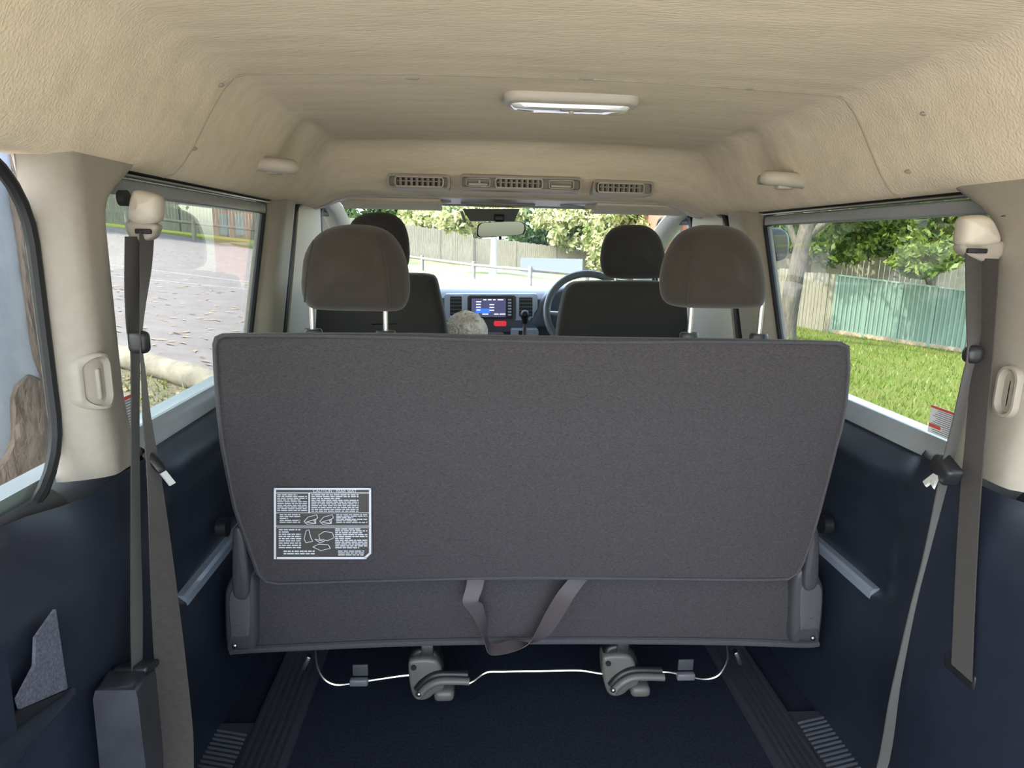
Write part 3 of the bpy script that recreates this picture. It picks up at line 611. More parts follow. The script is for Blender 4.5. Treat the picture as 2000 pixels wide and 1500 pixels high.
# right
R0 = V_(1928, 455, .70)
br = empty('seat_belt', (R0[0], R0[1], -.2), 'right seat belt hanging from the pillar beside the green fence view', 'seat belt', 'rear seat belts')
Yb = R0[1]
belt_top(br, [(1893, 440), (1898, 424), (1925, 419), (1945, 424), (1958, 445), (1966, 470), (1955, 478), (1920, 484), (1890, 478)], [(1886, 476), (1960, 470), (1965, 492), (1952, 510), (1930, 513), (1905, 505), (1887, 495)], (1957, 436), Yb, -1)
MB().rbox(W(1908, 490, Yb-.026), (.034, .006, .008), .002).build('loop_slot', 'rubber', br)
strap(br, [(V_(px, py, x), w_) for px, py, x, w_ in ((1930, 505, .695, -34), (1924, 600, .69, -36), (1916, 720, .69, -34), (1905, 850, .685, -32), (1893, 1000, .682, -34), (1885, 1150, .678, -35), (1878, 1314, .676, -36))])
strap(br, [(V_(px, py, x), w_) for px, py, x, w_ in ((1907, 492, .685, 36), (1907, 560, .68, 34), (1905, 630, .675, 28), (1899, 690, .67, 16), (1887, 740, .668, 14), (1872, 820, .662, 18), (1852, 900, .652, 18), (1836, 970, .645, 14), (1810, 1080, .64, 9), (1782, 1190, .635, 9), (1750, 1340, .625, 13), (1712, 1530, .615, 20))]+[(np.array([.60, 1.10, -.195]), 25)])
MB().rbox(V_(1900, 692, .668), (.03, .024, .030), .011).build('belt_guide', 'black_plastic', br)
a = V_(1862, 908, .652); b = V_(1832, 926, .63)
MB().rbox((a+b)/2, (.03, .05, .034), .008, 3, rotm('X', 25)).build('belt_tongue', 'black_plastic', br)
for px, py in ((1806, 946), (1821, 950)):
    e = V_(px, py, .615); MB().ribbon([b, e], [np.array([.25, .9, .3])*.006]*2, .005).build('tongue_blade', 'blade_metal', br)
# ------------------------------------------------------------------ front seats
FY = 2.20
def front_seat(label, back, head, posts):
    c = W(np.mean([q[0] for q in back]), 600, FY); r = empty('front_seat', (c[0], FY+.2, -.2), label, 'seat', 'front seats')
    MB().pillow(cr([W(px, py, FY) for px, py in back], 56), .13, .035, .012, seg=5).build('backrest', 'front_fabric', r, smooth=60)
    MB().rbox((c[0], FY+.36, .18), (.50, .50, .16), .05, 4).build('seat_cushion', 'front_fabric', r)
    MB().rbox((c[0], FY+.36, -.05), (.46, .46, .30), .02).build('pedestal', 'black_plastic', r)
    headrest(r, head, FY-.01, .11, 'front_fabric', posts, 0, .005)
front_seat('dark fabric passenger front seat in front of the left bench headrest', [(618, 560), (632, 542), (700, 536), (800, 535), (835, 537), (850, 545), (858, 575), (868, 620), (873, 660), (880, 760), (880, 830), (740, 835), (610, 830), (608, 740), (612, 640)],
    [(668, 500), (670, 465), (682, 432), (705, 417), (737, 413), (765, 418), (785, 435), (795, 465), (797, 500), (792, 522), (775, 533), (735, 535), (690, 533), (673, 522)], [(705, 533, 540), (765, 533, 540)])
front_seat('dark fabric driver front seat behind the steering wheel', [(1092, 650), (1100, 600), (1108, 570), (1122, 555), (1150, 551), (1230, 550), (1310, 552), (1335, 560), (1345, 580), (1350, 660), (1352, 740), (1350, 830), (1220, 836), (1090, 832), (1086, 740)],
    [(1179, 510), (1183, 478), (1196, 452), (1218, 440), (1244, 438), (1270, 441), (1290, 455), (1302, 480), (1307, 515), (1303, 535), (1290, 545), (1240, 546), (1198, 544), (1184, 533)], [(1202, 544, 552), (1288, 545, 553)])
# ------------------------------------------------------------------ dashboard
DY = 3.08
dash = empty('dashboard', (0, 3.3, -.2), 'grey dashboard with silver centre stack below the windscreen', 'dashboard')
prof = [(DY+.02, -.1), (DY+.02, .56), (DY, .60), (DY+.0, .685), (DY+.03, .705), (DY+.12, .715), (DY+.4, .70), (DY+.45, .60), (DY+.45, -.1)]
MB().loft([[(x, y, z) for y, z in prof] for x in np.linspace(-.75, .75, 13)]).build('body', 'dash_grey', dash, smooth=30)
MB().loft([[(x, DY+.0, .690), (x, DY+.03, .712), (x, DY+.12, .721), (x, DY+.4, .706), (x, DY+.4, .69), (x, DY+.1, .69)] for x in np.linspace(-.74, .74, 9)]).build('top_pad', 'dash_top', dash, smooth=40)
def pl(pts, y, T, name, m, par, **k): return MB().plate([W(px, py, y) for px, py in pts], T, (0, 1, 0)).build(name, m, par, **k)
def rpx(x0, y0, x1, y1, r): return [(u, v) for u, v in rrect((x0+x1)/2, (y0+y1)/2, x1-x0, y1-y0, r, 4)]
cs = pl(rpx(868, 574, 1050, 642, 6), DY-.012, .03, 'centre_stack', 'silver', dash)
pl(rpx(913, 577, 1008, 626, 5), DY-.018, .01, 'screen_surround', 'dash_grey', cs)
hu = empty('infotainment_screen', W(960, 622, DY-.02), 'touchscreen stereo showing a menu in the centre of the dashboard', 'screen')
pl(rpx(916, 579, 1002, 623, 3), DY-.030, .02, 'bezel', 'black_plastic', hu)
sc = pl(rpx(921, 583, 988, 619, 1), DY-.0315, .001, 'display', 'screen', hu, smooth=0)
pl(rpx(929, 603, 957, 611, .8), DY-.0325, .0005, 'highlight_bar', 'screen_blue', sc, smooth=0)
tb = MB()
for (x0, y, x1) in ((944, 585.5, 950), (953, 585.5, 960), (963, 585.5, 968), (972, 585.5, 983), (930, 589.5, 940), (930, 594.5, 939), (930, 600, 939), (931, 605.5, 938), (956, 595, 965), (956, 600.5, 965), (956, 606, 965), (923, 613.5, 934), (942, 613.5, 954), (965, 613.5, 974), (976, 613.5, 987)):
    tb.plate([W(a, b, DY-.0328) for a, b in ((x0, y-.9), (x1, y-.9), (x1, y+.9), (x0, y+.9))], .0003, (0, 1, 0))
tb.build('menu_text', 'screen_text', sc, 0, kind='stuff')
for k in range(6): pl(rpx(992, 584+k*5.9, 999, 587+k*5.9, 1), DY-.0325, .002, 'button', 'silver', hu)
for (x0, x1, y0, y1) in ((879, 902, 579, 616), (1014, 1040, 581, 618)):
    v = pl(rpx(x0-3, y0-3, x1+3, y1+3, 3), DY-.022, .01, 'vent_frame', 'silver', cs)
    pl(rpx(x0, y0, x1, y1, 2), DY-.024, .002, 'vent_cavity', 'black_plastic', v)
    for k in range(5):
        yy = y0+(k+.6)*(y1-y0)/5.2; pl(rpx(x0, yy-1.2, x1, yy+1.2, .4), DY-.030, .008, 'vent_slat', 'dash_grey', v)
pl(rpx(870, 626, 1050, 648, 3), DY-.020, .02, 'lower_panel', 'dash_grey', dash)
pl(rpx(965, 627, 989, 637, 3), DY-.030, .012, 'hazard_button', 'hazard_red', dash, label='red hazard button')
pl(rpx(910, 652, 985, 670, 3), DY-.10, .10, 'ashtray', 'dash_grey', dash)
# shift lever console
sg = pl(rpx(999, 644, 1052, 690, 3), DY-.09, .09, 'shift_console', 'silver', dash)
pl(rpx(1013, 646, 1026, 654, 1), DY-.093, .004, 'shift_slot', 'black_plastic', sg)
gl = empty('gear_lever', W(1024, 645, DY-.08), 'dark ball-topped gear lever rising from the silver shift plate', 'gear lever')
MB().tube([W(1024, 655, DY-.10), W(1025, 626, DY-.13)], .010, 10).build('shaft', 'chrome', gl)
MB().ball(W(1025, 615, DY-.13), (.021, .021, .022), 16, 12).build('knob', 'black_plastic', gl); MB().tube([W(1025, 632, DY-.13), W(1025, 619, DY-.13)], [.011, .016], 12).build('boot', 'black_plastic', gl)
# instrument hood and steering wheel
hood = MB().pillow(cr([W(px, py, DY-.03) for px, py in ((1052, 640), (1052, 600), (1062, 580), (1085, 568), (1120, 560), (1200, 558), (1245, 565), (1260, 590), (1262, 640))], 40), .18, .02, 0).build('instrument_hood', 'dash_grey', dash)
sw = empty('steering_wheel', W(1152, 612, 2.78), 'grey steering wheel partly hidden behind the driver seat', 'steering wheel')
cw = W(1152, 612, 2.78); tl = rotm('X', -28); RW = .182
rim = [cw+tl @ np.array([RW*math.cos(t), 0, RW*math.sin(t)]) for t in np.linspace(0, 2*math.pi, 49)]
MB().tube(rim, .0155, 10, False).build('rim', mat('wheel_grey', (.16, .18, .21), .35, spec=.6), sw)
for a in (180, 0, 250, 290):
    t = math.radians(a); MB().tube([cw+tl @ np.array([.05*math.cos(t), .03, .05*math.sin(t)]), cw+tl @ np.array([RW*math.cos(t), 0, RW*math.sin(t)])], [.022, .013], 8, flat=.6).build('spoke', 'silver' if a in (0, 180) else 'dash_grey', sw)
MB().ball(cw+tl @ np.array([0, .02, 0]), (.07, .035, .06), 18, 12).build('hub', 'dash_grey', sw)
MB().tube([cw, cw+np.array([0, .3, -.12])], .03, 10).build('column', 'black_plastic', sw)
# stereo-side stalk of the ignition, seen left of the wheel
pl(rpx(1062, 601, 1070, 612, 3), DY-.045, .02, 'ignition_knob', 'beige_light', dash)
# ------------------------------------------------------------------ dog between the front seats
hc = W(910, 652, 2.42)
dm = MB().ball(hc, (.060, .066, .064), 20, 14).ball(hc+[.0, .075, -.03], (.034, .055, .03), 14, 10).ball(hc+[-.065, .0, -.035], (.018, .035, .055), 12, 8).ball(hc+[.065, .0, -.035], (.018, .035, .055), 12, 8)
dm.ball(hc+[0, -.02, -.10], (.055, .06, .08), 14, 10).ball(hc+[0, -.05, -.24], (.085, .11, .14), 16, 12).ball(hc+[0, -.08, -.36], (.10, .13, .09), 16, 12)
for s in (-1, 1):
    for k in range(8): dm.ball(hc+[s*.045, .03+.004*k, -.22-.03*k], (.026-.001*k, .028, .026), 10, 8)
    dm.ball(hc+[s*.045, .085, -.445], (.026, .045, .018), 10, 8); dm.ball(hc+[s*.09, -.03, -.40], (.045, .10, .055), 12, 8)
dog = dm.build('dog', 'fur', None, smooth=180, label='top of a curly apricot-furred dog head above the bench backrest', cat='dog')
md = dog.modifiers.new('skin', 'REMESH'); md.mode = 'VOXEL'; md.voxel_size = .008; md.use_smooth_shade = True
cu = MB(); rr = random.Random(5)
for k in range(900):
    z = rr.uniform(-.45, 1); t = rr.uniform(0, 2*math.pi); q = math.sqrt(max(0, 1-z*z)); n = np.array([q*math.cos(t), q*math.sin(t), z]); p = hc+n*np.array([.063, .069, .066])*rr.uniform(.95, 1.18)
    a = nrm(np.cross(n, [rr.uniform(-1, 1), rr.uniform(-1, 1), rr.uniform(-1, 1)])); b = np.cross(n, a); R_ = rr.uniform(.007, .013)
    cu.tube([p+R_*(math.cos(x)*a+math.sin(x)*b)+n*x*.0012 for x in np.linspace(0, 5.2, 7)], [.0025, .0042, .0048, .0048, .0042, .0032, .0014], 4)
cu.build('curly_fur', mat('fur_curl', (.95, .80, .70), .9, spec=.1, nscale=25, namt=.3, sheen=.5), dog, smooth=180, kind='stuff', recalc=False)
MB().ball(hc+[0, .128, -.022], (.011, .009, .009), 12, 8).build('nose', 'black_plastic', dog)
for s in (-1, 1): MB().ball(hc+[s*.027, .068, .012], .008, 12, 8).build('eye', 'black_plastic', dog)
# door mirror outside the right front door
dmx = W(1518, 480, 2.62); r = empty('door_mirror', dmx, 'black door mirror outside the right front window', 'mirror')
MB().pillow(cr([dmx+np.array([x, 0, z]) for x, z in ((-.05, -.03), (-.055, .03), (-.03, .065), (.03, .062), (.055, .02), (.05, -.045), (0, -.06))], 36), .09, .025, .0).build('shell', 'black_plastic', r)
MB().tube([dmx+[-.03, .06, -.02], (.80, dmx[1]+.16, dmx[2]-.03)], .02, 10).build('arm', 'black_plastic', r)
MB().plate([dmx+np.array([x*.8, -.002, z*.8]) for x, z in ((-.05, -.03), (-.05, .05), (.04, .05), (.05, -.04))], .002, (0, -1, 0)).build('glass', 'mirror', r)
# ------------------------------------------------------------------ outdoors
mat('asphalt', (.175, .150, .148), .92, spec=.2, nscale=2.2, namt=.12, bscale=60, bump=.5, dist=.01, detail=10)
mat('litter', (.10, .09, .05), .95, nscale=7, col2=(.17, .14, .10), namt=0, bscale=30, bump=.8, dist=.03, detail=10)
mat('grass', (.10, .145, .02), .9, spec=.15, nscale=1.4, col2=(.17, .165, .045), namt=0, bscale=50, bump=.9, dist=.04, detail=10)
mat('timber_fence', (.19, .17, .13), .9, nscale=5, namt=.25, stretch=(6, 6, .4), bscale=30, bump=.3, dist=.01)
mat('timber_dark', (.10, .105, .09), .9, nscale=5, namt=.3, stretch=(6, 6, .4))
mat('timber_pale', (.15, .145, .14), .85, nscale=6, namt=.2, stretch=(1, 1, 1), bscale=20, bump=.3, dist=.01)
mat('log', (.20, .175, .14), .9, nscale=4, namt=.35, stretch=(1, 1, 1), bscale=14, bump=.6, dist=.02, detail=8)
mat('green_metal', (.17, .24, .20), .45, spec=.4, nscale=1.5, namt=.06)
mat('bark_pale', (.40, .39, .40), .8, nscale=3.5, namt=.12, bscale=18, bump=.35, dist=.01, col2=(.30, .30, .32))
mat('bark_brown', (.22, .155, .115), .95, nscale=9, namt=.4, stretch=(2, 2, .5), bscale=22, bump=.9, dist=.03, detail=8)
mat('bark_grey', (.10, .085, .068), .95, nscale=6, namt=.4, stretch=(2, 2, .6), bscale=14, bump=.8, dist=.03)
mat('brick', (.26, .10, .065), .9, nscale=12, namt=.25); mat('roof_tile', (.24, .27, .31), .7, nscale=6, namt=.15); mat('render_wall', (.55, .5, .44), .9)
mat('kerb', (.45, .43, .40), .9, nscale=5, namt=.15); mat('panel_white', (.15, .17, .195), .6); mat('dry_leaf', (.30, .20, .12), .8, nscale=3, namt=.4)
leafmat('leaf_bright', (.19, .25, .035), (.05, .10, .015)); leafmat('leaf_deep', (.06, .12, .02), (.025, .055, .012)); leafmat('leaf_washed', (.50, .47, .26), (.15, .21, .05)); leafmat('blade', (.12, .19, .022), (.16, .18, .045), .3); mat('dry_grass_washed', (.33, .32, .17), .9, nscale=.5, col2=(.10, .16, .03), namt=0, bscale=40, bump=.8, dist=.03, detail=8); mat('bounce_pale', (.62, .585, .53), .9, nscale=3, namt=.08)  # front leaf and dry verge colours have overexposure painted in; last serves bounce
gp = lambda x, y, dz=0: (x, y, float(ground(x, y))+dz)
MB().grid(80, 70, lambda a, b: gp(-60+120*a, -12+100*b)).build('ground', 'asphalt', None, 60, kind='structure', label='sunlit pinkish asphalt of the parking lot and road')
def sheet(name, A, B, m, dz, label, nu=24, nv=10):    # strip between polylines A and B laid on the ground
    A = cr(A, nu+1, False); B = cr(B, nu+1, False)
    return MB().grid(nu, nv, lambda a, b: (lambda p: gp(p[0], p[1], dz+(0 if 0 < b < 1 else -.05)))((A[int(round(a*nu))]*(1-b)+B[int(round(a*nu))]*b)[:2])).build(name, m, None, 60, kind='structure', label=label)
lawn = sheet('lawn', [(1.6, -8), (1.6, 4), (2.4, 10), (4.0, 18), (5.2, 26)], [(34, -8), (34, 4), (34, 12), (34, 20), (34, 28)], 'grass', .03, 'sunny lawn between the van and the green fence', 40, 40)
ap = sheet('bounce_ground', [(-14, -.6), (0, -.6), (14, -.6)], [(-14, -12), (0, -12), (14, -12)], 'bounce_pale', .045, 'unseen pale ground sheet added behind the van to bounce light onto the headliner', 12, 8)  # unseen light ground, added to brighten the headliner from below
vf = sheet('verge', [(-14, 37.5), (-5, 33), (-2, 29.6), (.5, 28.6), (3, 27.2), (6, 26.0), (9, 26.2)], [(-14, 60), (-5, 60), (-2, 60), (2, 60), (8, 60), (14, 60), (20, 60)], 'dry_grass_washed', .04, 'grass verge beyond the road in front of the timber fence', 30, 12)  # dry grass, paled further by overexposure put into its colour
vl = sheet('verge', [(-60, 20), (-28, 38), (-19, 41.2), (-11, 35.2), (-9, 35)], [(-60, 45), (-40, 60), (-30, 60), (-20, 60), (-14, 60)], 'grass', .035, 'shaded grass verge behind the asphalt lot on the left', 24, 10)
ls = sheet('litter_strip', [(-1.5, -6), (-1.5, 2), (-1.45, 6), (-1.6, 7.2)], [(-9, -6), (-8, 6.2), (-4.2, 7.3), (-2.9, 6.9)], 'litter', .02, 'leaf-littered grass strip beside the van on the left', 24, 16)
def blades(name, parent, n, fn, hgt, m):
    v = []; f = []; k = 0
    for _ in range(n):
        x, y, z = fn(); a = RNG.uniform(0, math.pi); h = hgt*RNG.uniform(.5, 1.2); w_ = h*.14; dx, dy = math.cos(a)*w_, math.sin(a)*w_; l = RNG.normal(0, h*.35, 2)
        v += [(x-dx, y-dy, z), (x+dx, y+dy, z), (x+l[0], y+l[1], z+h)]; f.append((k, k+1, k+2)); k += 3
    b = MB(); b.v = v; b.f = f; return b.build(name, m, parent, 0, kind='stuff', recalc=False)
def fl():
    t = RNG.random()**1.6; y = 2.5+t*20; x = RNG.uniform(max(2.0, .38*y-.5), .85*y+1.5); return gp(x, y, .03)
blades('grass_blades', lawn, 26000, fl, .09, 'blade')
def fl2():
    y = RNG.uniform(1.5, 7.0); x = RNG.uniform(-4.5, -1.6); return gp(x, y, .02)
blades('grass_blades', ls, 3500, fl2, .07, 'blade')
# fallen leaves on the asphalt
lm = MB(); k = 0
for _ in range(900):
    y = 6.5+RNG.random()**1.4*22; x = RNG.uniform(-.62*y-1, -.28*y); z = float(ground(x, y))+.012; a = RNG.uniform(0, math.pi); L_ = RNG.uniform(.04, .10); u = np.array([math.cos(a), math.sin(a), 0])*L_; t_ = np.array([-math.sin(a), math.cos(a), 0])*L_*.3; c = np.array([x, y, z])
    lm.add([c-u, c+t_+[0, 0, .008], c+u, c-t_], [(0, 1, 2, 3)])
for _ in range(700):
    y = RNG.uniform(1.5, 7.2); x = RNG.uniform(-5.2, -1.6); z = float(ground(x, y))+.035; a = RNG.uniform(0, math.pi); L_ = RNG.uniform(.03, .07); u = np.array([math.cos(a), math.sin(a), .1])*L_; t_ = np.array([-math.sin(a), math.cos(a), 0])*L_*.28; c = np.array([x, y, z])
    lm.add([c-u, c+t_+[0, 0, .01], c+u, c-t_], [(0, 1, 2, 3)])
lm.build('fallen_leaves', 'dry_leaf', None, 0, kind='stuff', label='scattered dry leaves on the asphalt lot', recalc=False)
# log barrier on the left
a = G(225, 712); b = G(420, 772); d = nrm(b-a); A0 = a-d*2.0; B0 = b+d*1.2
pth = [A0+(B0-A0)*t for t in np.linspace(0, 1, 24)]
for p in pth: p[2] = float(ground(p[0], p[1]))+.12
MB().tube(pth, [.13+.012*math.sin(i*1.7) for i in range(24)], 14).build('log_barrier', 'log', None, 60, label='weathered log barrier lying at the edge of the asphalt lot', cat='log')
# painted bay lines on the lot
mat('paint_line', (.26, .24, .235), .9)
for (p0, p1) in (((235, 520), (492, 552)), ((235, 541), (490, 566))):
    a, b = G(*p0), G(*p1); n = nrm(np.cross(b-a, [0, 0, 1]))*.05
    P = [a+(b-a)*t for t in np.linspace(-.6, 1.15, 14)]
    MB().loft([[tuple(gp(*(p-n)[:2], .006)), tuple(gp(*(p+n)[:2], .006)), tuple(gp(*(p+n)[:2], -.05)), tuple(gp(*(p-n)[:2], -.05))] for p in P]).build('bay_line', 'paint_line', None, label='%s faded painted bay line across the asphalt lot' % ('farther' if p0[1] == 520 else 'nearer'), cat='road marking', group='bay lines')
# ---- trees
def tree(name, base, h, r, m_bark, label, blobs, leaf, nleaf, lsize, bend=(0, 0), branches=(), group=None, seed=1, cat='tree'):
    rg = np.random.default_rng(seed); base = np.array(base, float)
    root = empty(name, base, label, cat, group)
    if r > 0:
        P = [base+np.array([bend[0]*t*t, bend[1]*t*t, h*t-.1]) for t in np.linspace(0, 1, 14)]
        rings = []
        for i, p in enumerate(P):
            t = i/13; rad = r*(1-.45*t)*(1+.35*math.exp(-t*14))
            rings.append([p+np.array([math.cos(x), math.sin(x), 0])*rad*(1+.07*math.sin(3*x+i*.6)+.04*math.sin(5*x-i)) for x in np.linspace(0, 2*math.pi, 18, endpoint=False)])
        MB().loft(rings).build('trunk', m_bark, root, 70)
        for (t0, dx, dy, dz, rb) in branches:
            q = P[int(t0*13)]; MB().tube(cr([q, q+np.array([dx*.45, dy*.45, dz*.6]), q+np.array([dx, dy, dz])], 8, False), np.linspace(rb, rb*.35, 8), 8).build('branch', m_bark, root, 70)
    V = []; Fs = []; k = 0; tot = sum(b_[3] for b_ in blobs)
    for (cx, cy, cz, wt, rx, ry, rz) in blobs:
        n = int(nleaf*wt/tot); cl = rg.normal(size=(max(6, n//40), 3)); cl /= np.linalg.norm(cl, axis=1)[:, None]; cl *= rg.uniform(.35, 1, (len(cl), 1))**.6
        for _ in range(n):
            c_ = cl[rg.integers(len(cl))]+rg.normal(0, .14, 3); p = np.array([cx, cy, cz])+c_*np.array([rx, ry, rz])
            u = nrm(rg.normal(size=3)); v_ = nrm(np.cross(u, rg.normal(size=3))); L_ = lsize*rg.uniform(.6, 1.3)
            V += [p-u*L_, p+v_*L_*.42, p+u*L_, p-v_*L_*.42]; Fs.append((k, k+1, k+2, k+3)); k += 4
    if Fs:
        b = MB(); b.v = [tuple(p) for p in V]; b.f = Fs; b.build('foliage', leaf, root, 0, kind='stuff', recalc=False)
    return root
def blob(px, py, Y, wt, rpx, rpy, ryy): p = W(px, py, Y); s_ = Y/F; return (p[0], p[1], p[2], wt, rpx*s_, ryy, rpy*s_)
# pale gum trunk right outside the rear quarter window
tb = np.array([-1.90, 2.15, float(ground(-1.90, 2.15))])
gum = empty('gum_tree', tb, 'pale smooth gum tree trunk with peeling brown bark by the left rear window', 'tree')
rings = []
for i, z in enumerate(np.linspace(-.1, 5.2, 60)):
    rad = .40*(1-.035*z)+.16*math.exp(-z*2.2)
    rings.append([tb+np.array([math.cos(x)*rad*(1+.025*math.sin(2*x+z)+.02*math.sin(5*x+z*2)), math.sin(x)*rad*(1+.025*math.sin(3*x-z)), z]) for x in np.linspace(0, 2*math.pi, 40, endpoint=False)])
MB().loft(rings).build('trunk', 'bark_pale', gum, 80)
rb = random.Random(11)
for (a0, wd, z0, z1) in ((3, 17, .9, 1.82), (-12, 46, .5, 1.22), (-45, 60, .2, 1.0), (16, 34, .2, .98), (7, 6, 1.5, 1.98), (-75, 40, .1, 1.3)):
    def sec(z, a0=a0, wd=wd, z0=z0, z1=z1):
        t = (z-z0)/(z1-z0); ww = wd*(max(0, 1-t)**.45+.02)*(1-.25*max(0, .3-t)); ctr = a0+5*math.sin(z*5.+a0)+3*math.sin(z*13); return ctr-ww/2*(1+.25*math.sin(z*17)), ctr+ww/2*(1+.25*math.sin(z*21+1))
    rings = []
    for z in np.linspace(z0, z1, 26):
        rad = .40*(1-.035*z)+.16*math.exp(-z*2.2); l0, l1 = sec(z); o_ = []
        for q in np.linspace(l0, l1, 9):
            x = math.radians(q); o_.append(tb+np.array([math.cos(x), math.sin(x), 0])*(rad*1.03+.012+.006*math.sin(q*1.3+z*30))+[0, 0, z])
        for q in np.linspace(l1, l0, 9):
            x = math.radians(q); o_.append(tb+np.array([math.cos(x), math.sin(x), 0])*(rad*.97)+[0, 0, z])
        rings.append(o_)
    MB().loft(rings).build('bark_strip', 'bark_brown', gum, 70)
rg = np.random.default_rng(21); b = MB(); k = 0; V = []; Fs = []  # unseen crown of the gum, shaped and set sunward to shade the van
for (cx, cy, cz, n, rr_) in ((-3.6, -.6, 6.2, 5200, 1.5), (-3.0, 1.2, 6.0, 5200, 1.5), (-3.9, -2.4, 6.6, 4200, 1.5), (-2.6, 2.8, 6.4, 2500, 1.2), (-2.3, -.4, 5.6, 2600, 1.1), (-6.3, -1.6, 6.4, 4200, 1.7), (-6.0, .8, 6.6, 4200, 1.7), (-4.6, 3.0, 6.8, 3200, 1.4)):
    for _ in range(n):
        p = np.array([cx, cy, cz])+nrm(rg.normal(size=3))*rr_*rg.random()**.4*np.array([1, 1, .6]); u_ = nrm(rg.normal(size=3)); v_ = nrm(np.cross(u_, rg.normal(size=3))); L_ = .13*rg.uniform(.7, 1.3)
        V += [tuple(p-u_*L_), tuple(p+v_*L_*.4), tuple(p+u_*L_), tuple(p-v_*L_*.4)]; Fs.append((k, k+1, k+2, k+3)); k += 4
b.v = V; b.f = Fs; b.build('foliage', 'leaf_deep', gum, 0, kind='stuff', recalc=False)
for (dx, dy, dz) in ((-4.0, -1.6, 1.6), (-1.5, -2.6, 1.2), (-.9, -.9, 1.0), (-.5, .7, 1.3)):
    q = tb+np.array([0, 0, 5.0]); MB().tube(cr([q, q+np.array([dx*.5, dy*.5, dz*.7]), q+np.array([dx, dy, dz])], 8, False), np.linspace(.2, .05, 8), 8).build('branch', 'bark_pale', gum, 70)
# ---- fences
def plank_fence(name, a, b, h, m, label, pw=.1, gap=.012, base_dz=0., rails=2, group=None, postgap=2.4):
    a = np.array(a, float)[:2]; b = np.array(b, float)[:2]; L_ = np.linalg.norm(b-a); u = (b-a)/L_; nrm_ = np.array([-u[1], u[0]])
    c = (a+b)/2; root = empty(name, gp(c[0], c[1]), label, 'fence', group)
    ang = math.atan2(u[1], u[0]); rm = rotm('Z', math.degrees(ang)); mb = MB(); x = 0.
    while x < L_:
        p = a+u*x; hh = h+random.uniform(-.03, .03); mb.box((p[0], p[1], float(ground(*p))+base_dz+hh/2), (pw, .02+.012*random.random(), hh), rm); x += pw+gap
    mb.build('paling', m, root, 0, kind='stuff', recalc=False)
    sgn = 1
    for rz in np.linspace(.3, h-.3, rails):
        e0 = gp(a[0], a[1], base_dz+rz); e1 = gp(b[0], b[1], base_dz+rz); off = np.array([nrm_[0], nrm_[1], 0])*.04
        MB().ribbon([np.array(e0)+off, np.array(e1)+off], [np.array([0, 0, .04])]*2, .04).build('rail', m, root, 0)
    for k in range(int(L_/postgap)+1):
        p = a+u*min(L_, k*postgap); MB().box((p[0], p[1], float(ground(*p))+base_dz+h/2), (.1, .1, h+.04), rm).build('post', m, root, 0)
    return root
def rail_fence(name, pts, h, label, m='timber_pale', group='post and rail barriers', pr=.09):
    root = empty(name, pts[0], label, 'fence', group)
    for p in pts: MB().tube([p, p+np.array([0, 0, h])], pr, 10).build('post', m, root, 50)
    for p, q in zip(pts[:-1], pts[1:]): MB().tube([p+np.array([0, 0, h*.80]), q+np.array([0, 0, h*.80])], pr*.72, 8).build('rail', m, root, 50)
    return root
# front: road-side barrier, then timber fences behind
pf = [G(690, 512), G(825, 530), G(925, 546), G(1035, 558), G(1146, 566)]
rail_fence('rail_barrier', pf, .80, 'pale post and rail barrier along the road in front of the windscreen')
f0 = np.array([-10.5, 42.]); f1 = W(922, 500, 46); f2 = W(1300, 520, 52)
def base_for(px, py_base, Y): p = W(px, py_base, Y); return p[2]-float(ground(p[0], p[1]))
plank_fence('timber_fence', W(640, 500, 44), W(922, 500, 46), 2.15, 'timber_fence', 'taller grey-brown timber fence on the left beyond the barrier', .14, base_dz=.15)
plank_fence('timber_fence', W(924, 500, 46.5), W(1330, 520, 50), 1.75, 'timber_fence', 'lower grey timber fence with dark posts on the right beyond the barrier', .14, base_dz=.1, postgap=3.0)
# left: shaded timber fence and barrier behind the lot
pls = [G(250, 456), G(380, 470), G(502, 482), G(640, 492)]
rail_fence('rail_barrier', pls, 1.15, 'grey post and rail barrier in shade behind the asphalt lot', 'timber_fence', pr=.11)
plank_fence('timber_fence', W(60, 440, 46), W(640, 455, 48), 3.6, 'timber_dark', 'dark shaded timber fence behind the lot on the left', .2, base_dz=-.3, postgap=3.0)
# right: corrugated green metal fence
ga = G(1622, 652); gb = G(1892, 692); u = (gb-ga)[:2]; Lg = np.linalg.norm(u); u = u/Lg; hg = (lambda p: W(1622, 537, p[1])[2]-p[2])(ga)
gf = empty('metal_fence', gp(*((ga+gb)/2)[:2]), 'pale green corrugated metal fence with dappled tree shadows', 'fence')
ang = math.degrees(math.atan2(u[1], u[0])); nv_ = np.array([-u[1], u[0]]); pw = Lg/4.2
for k in range(-0, 9):
    n = 56; top = []; bot = []; tb2 = []; bb2 = []
    for i in range(n+1):
        s_ = k*pw+pw*i/n; dp = .022*(1 if (i % 8) < 4 else -1); p = ga[:2]+u*s_+nv_*dp; z = float(ground(*p)); top.append((p[0], p[1], z+hg)); bot.append((p[0], p[1], z+.12)); q = p-nv_*.01; tb2.append((q[0], q[1], z+hg)); bb2.append((q[0], q[1], z+.12))
    MB().loft([top, bot, bb2, tb2, top], False, False).build('sheet', 'green_metal', gf, 20)
    p = ga[:2]+u*(k*pw); MB().box((p[0], p[1], float(ground(*p))+hg/2), (.07, .07, hg+.02), rotm('Z', ang)).build('post', 'green_metal', gf, 0)
e0 = ga[:2]; e1 = ga[:2]+u*9*pw
MB().ribbon([np.array(gp(*e0, hg)), np.array(gp(*e1, hg))], [np.array([nv_[0], nv_[1], 0])*.035]*2, .05).build('top_rail', mat('green_cap', (.22, .30, .25), .5), gf, 0)
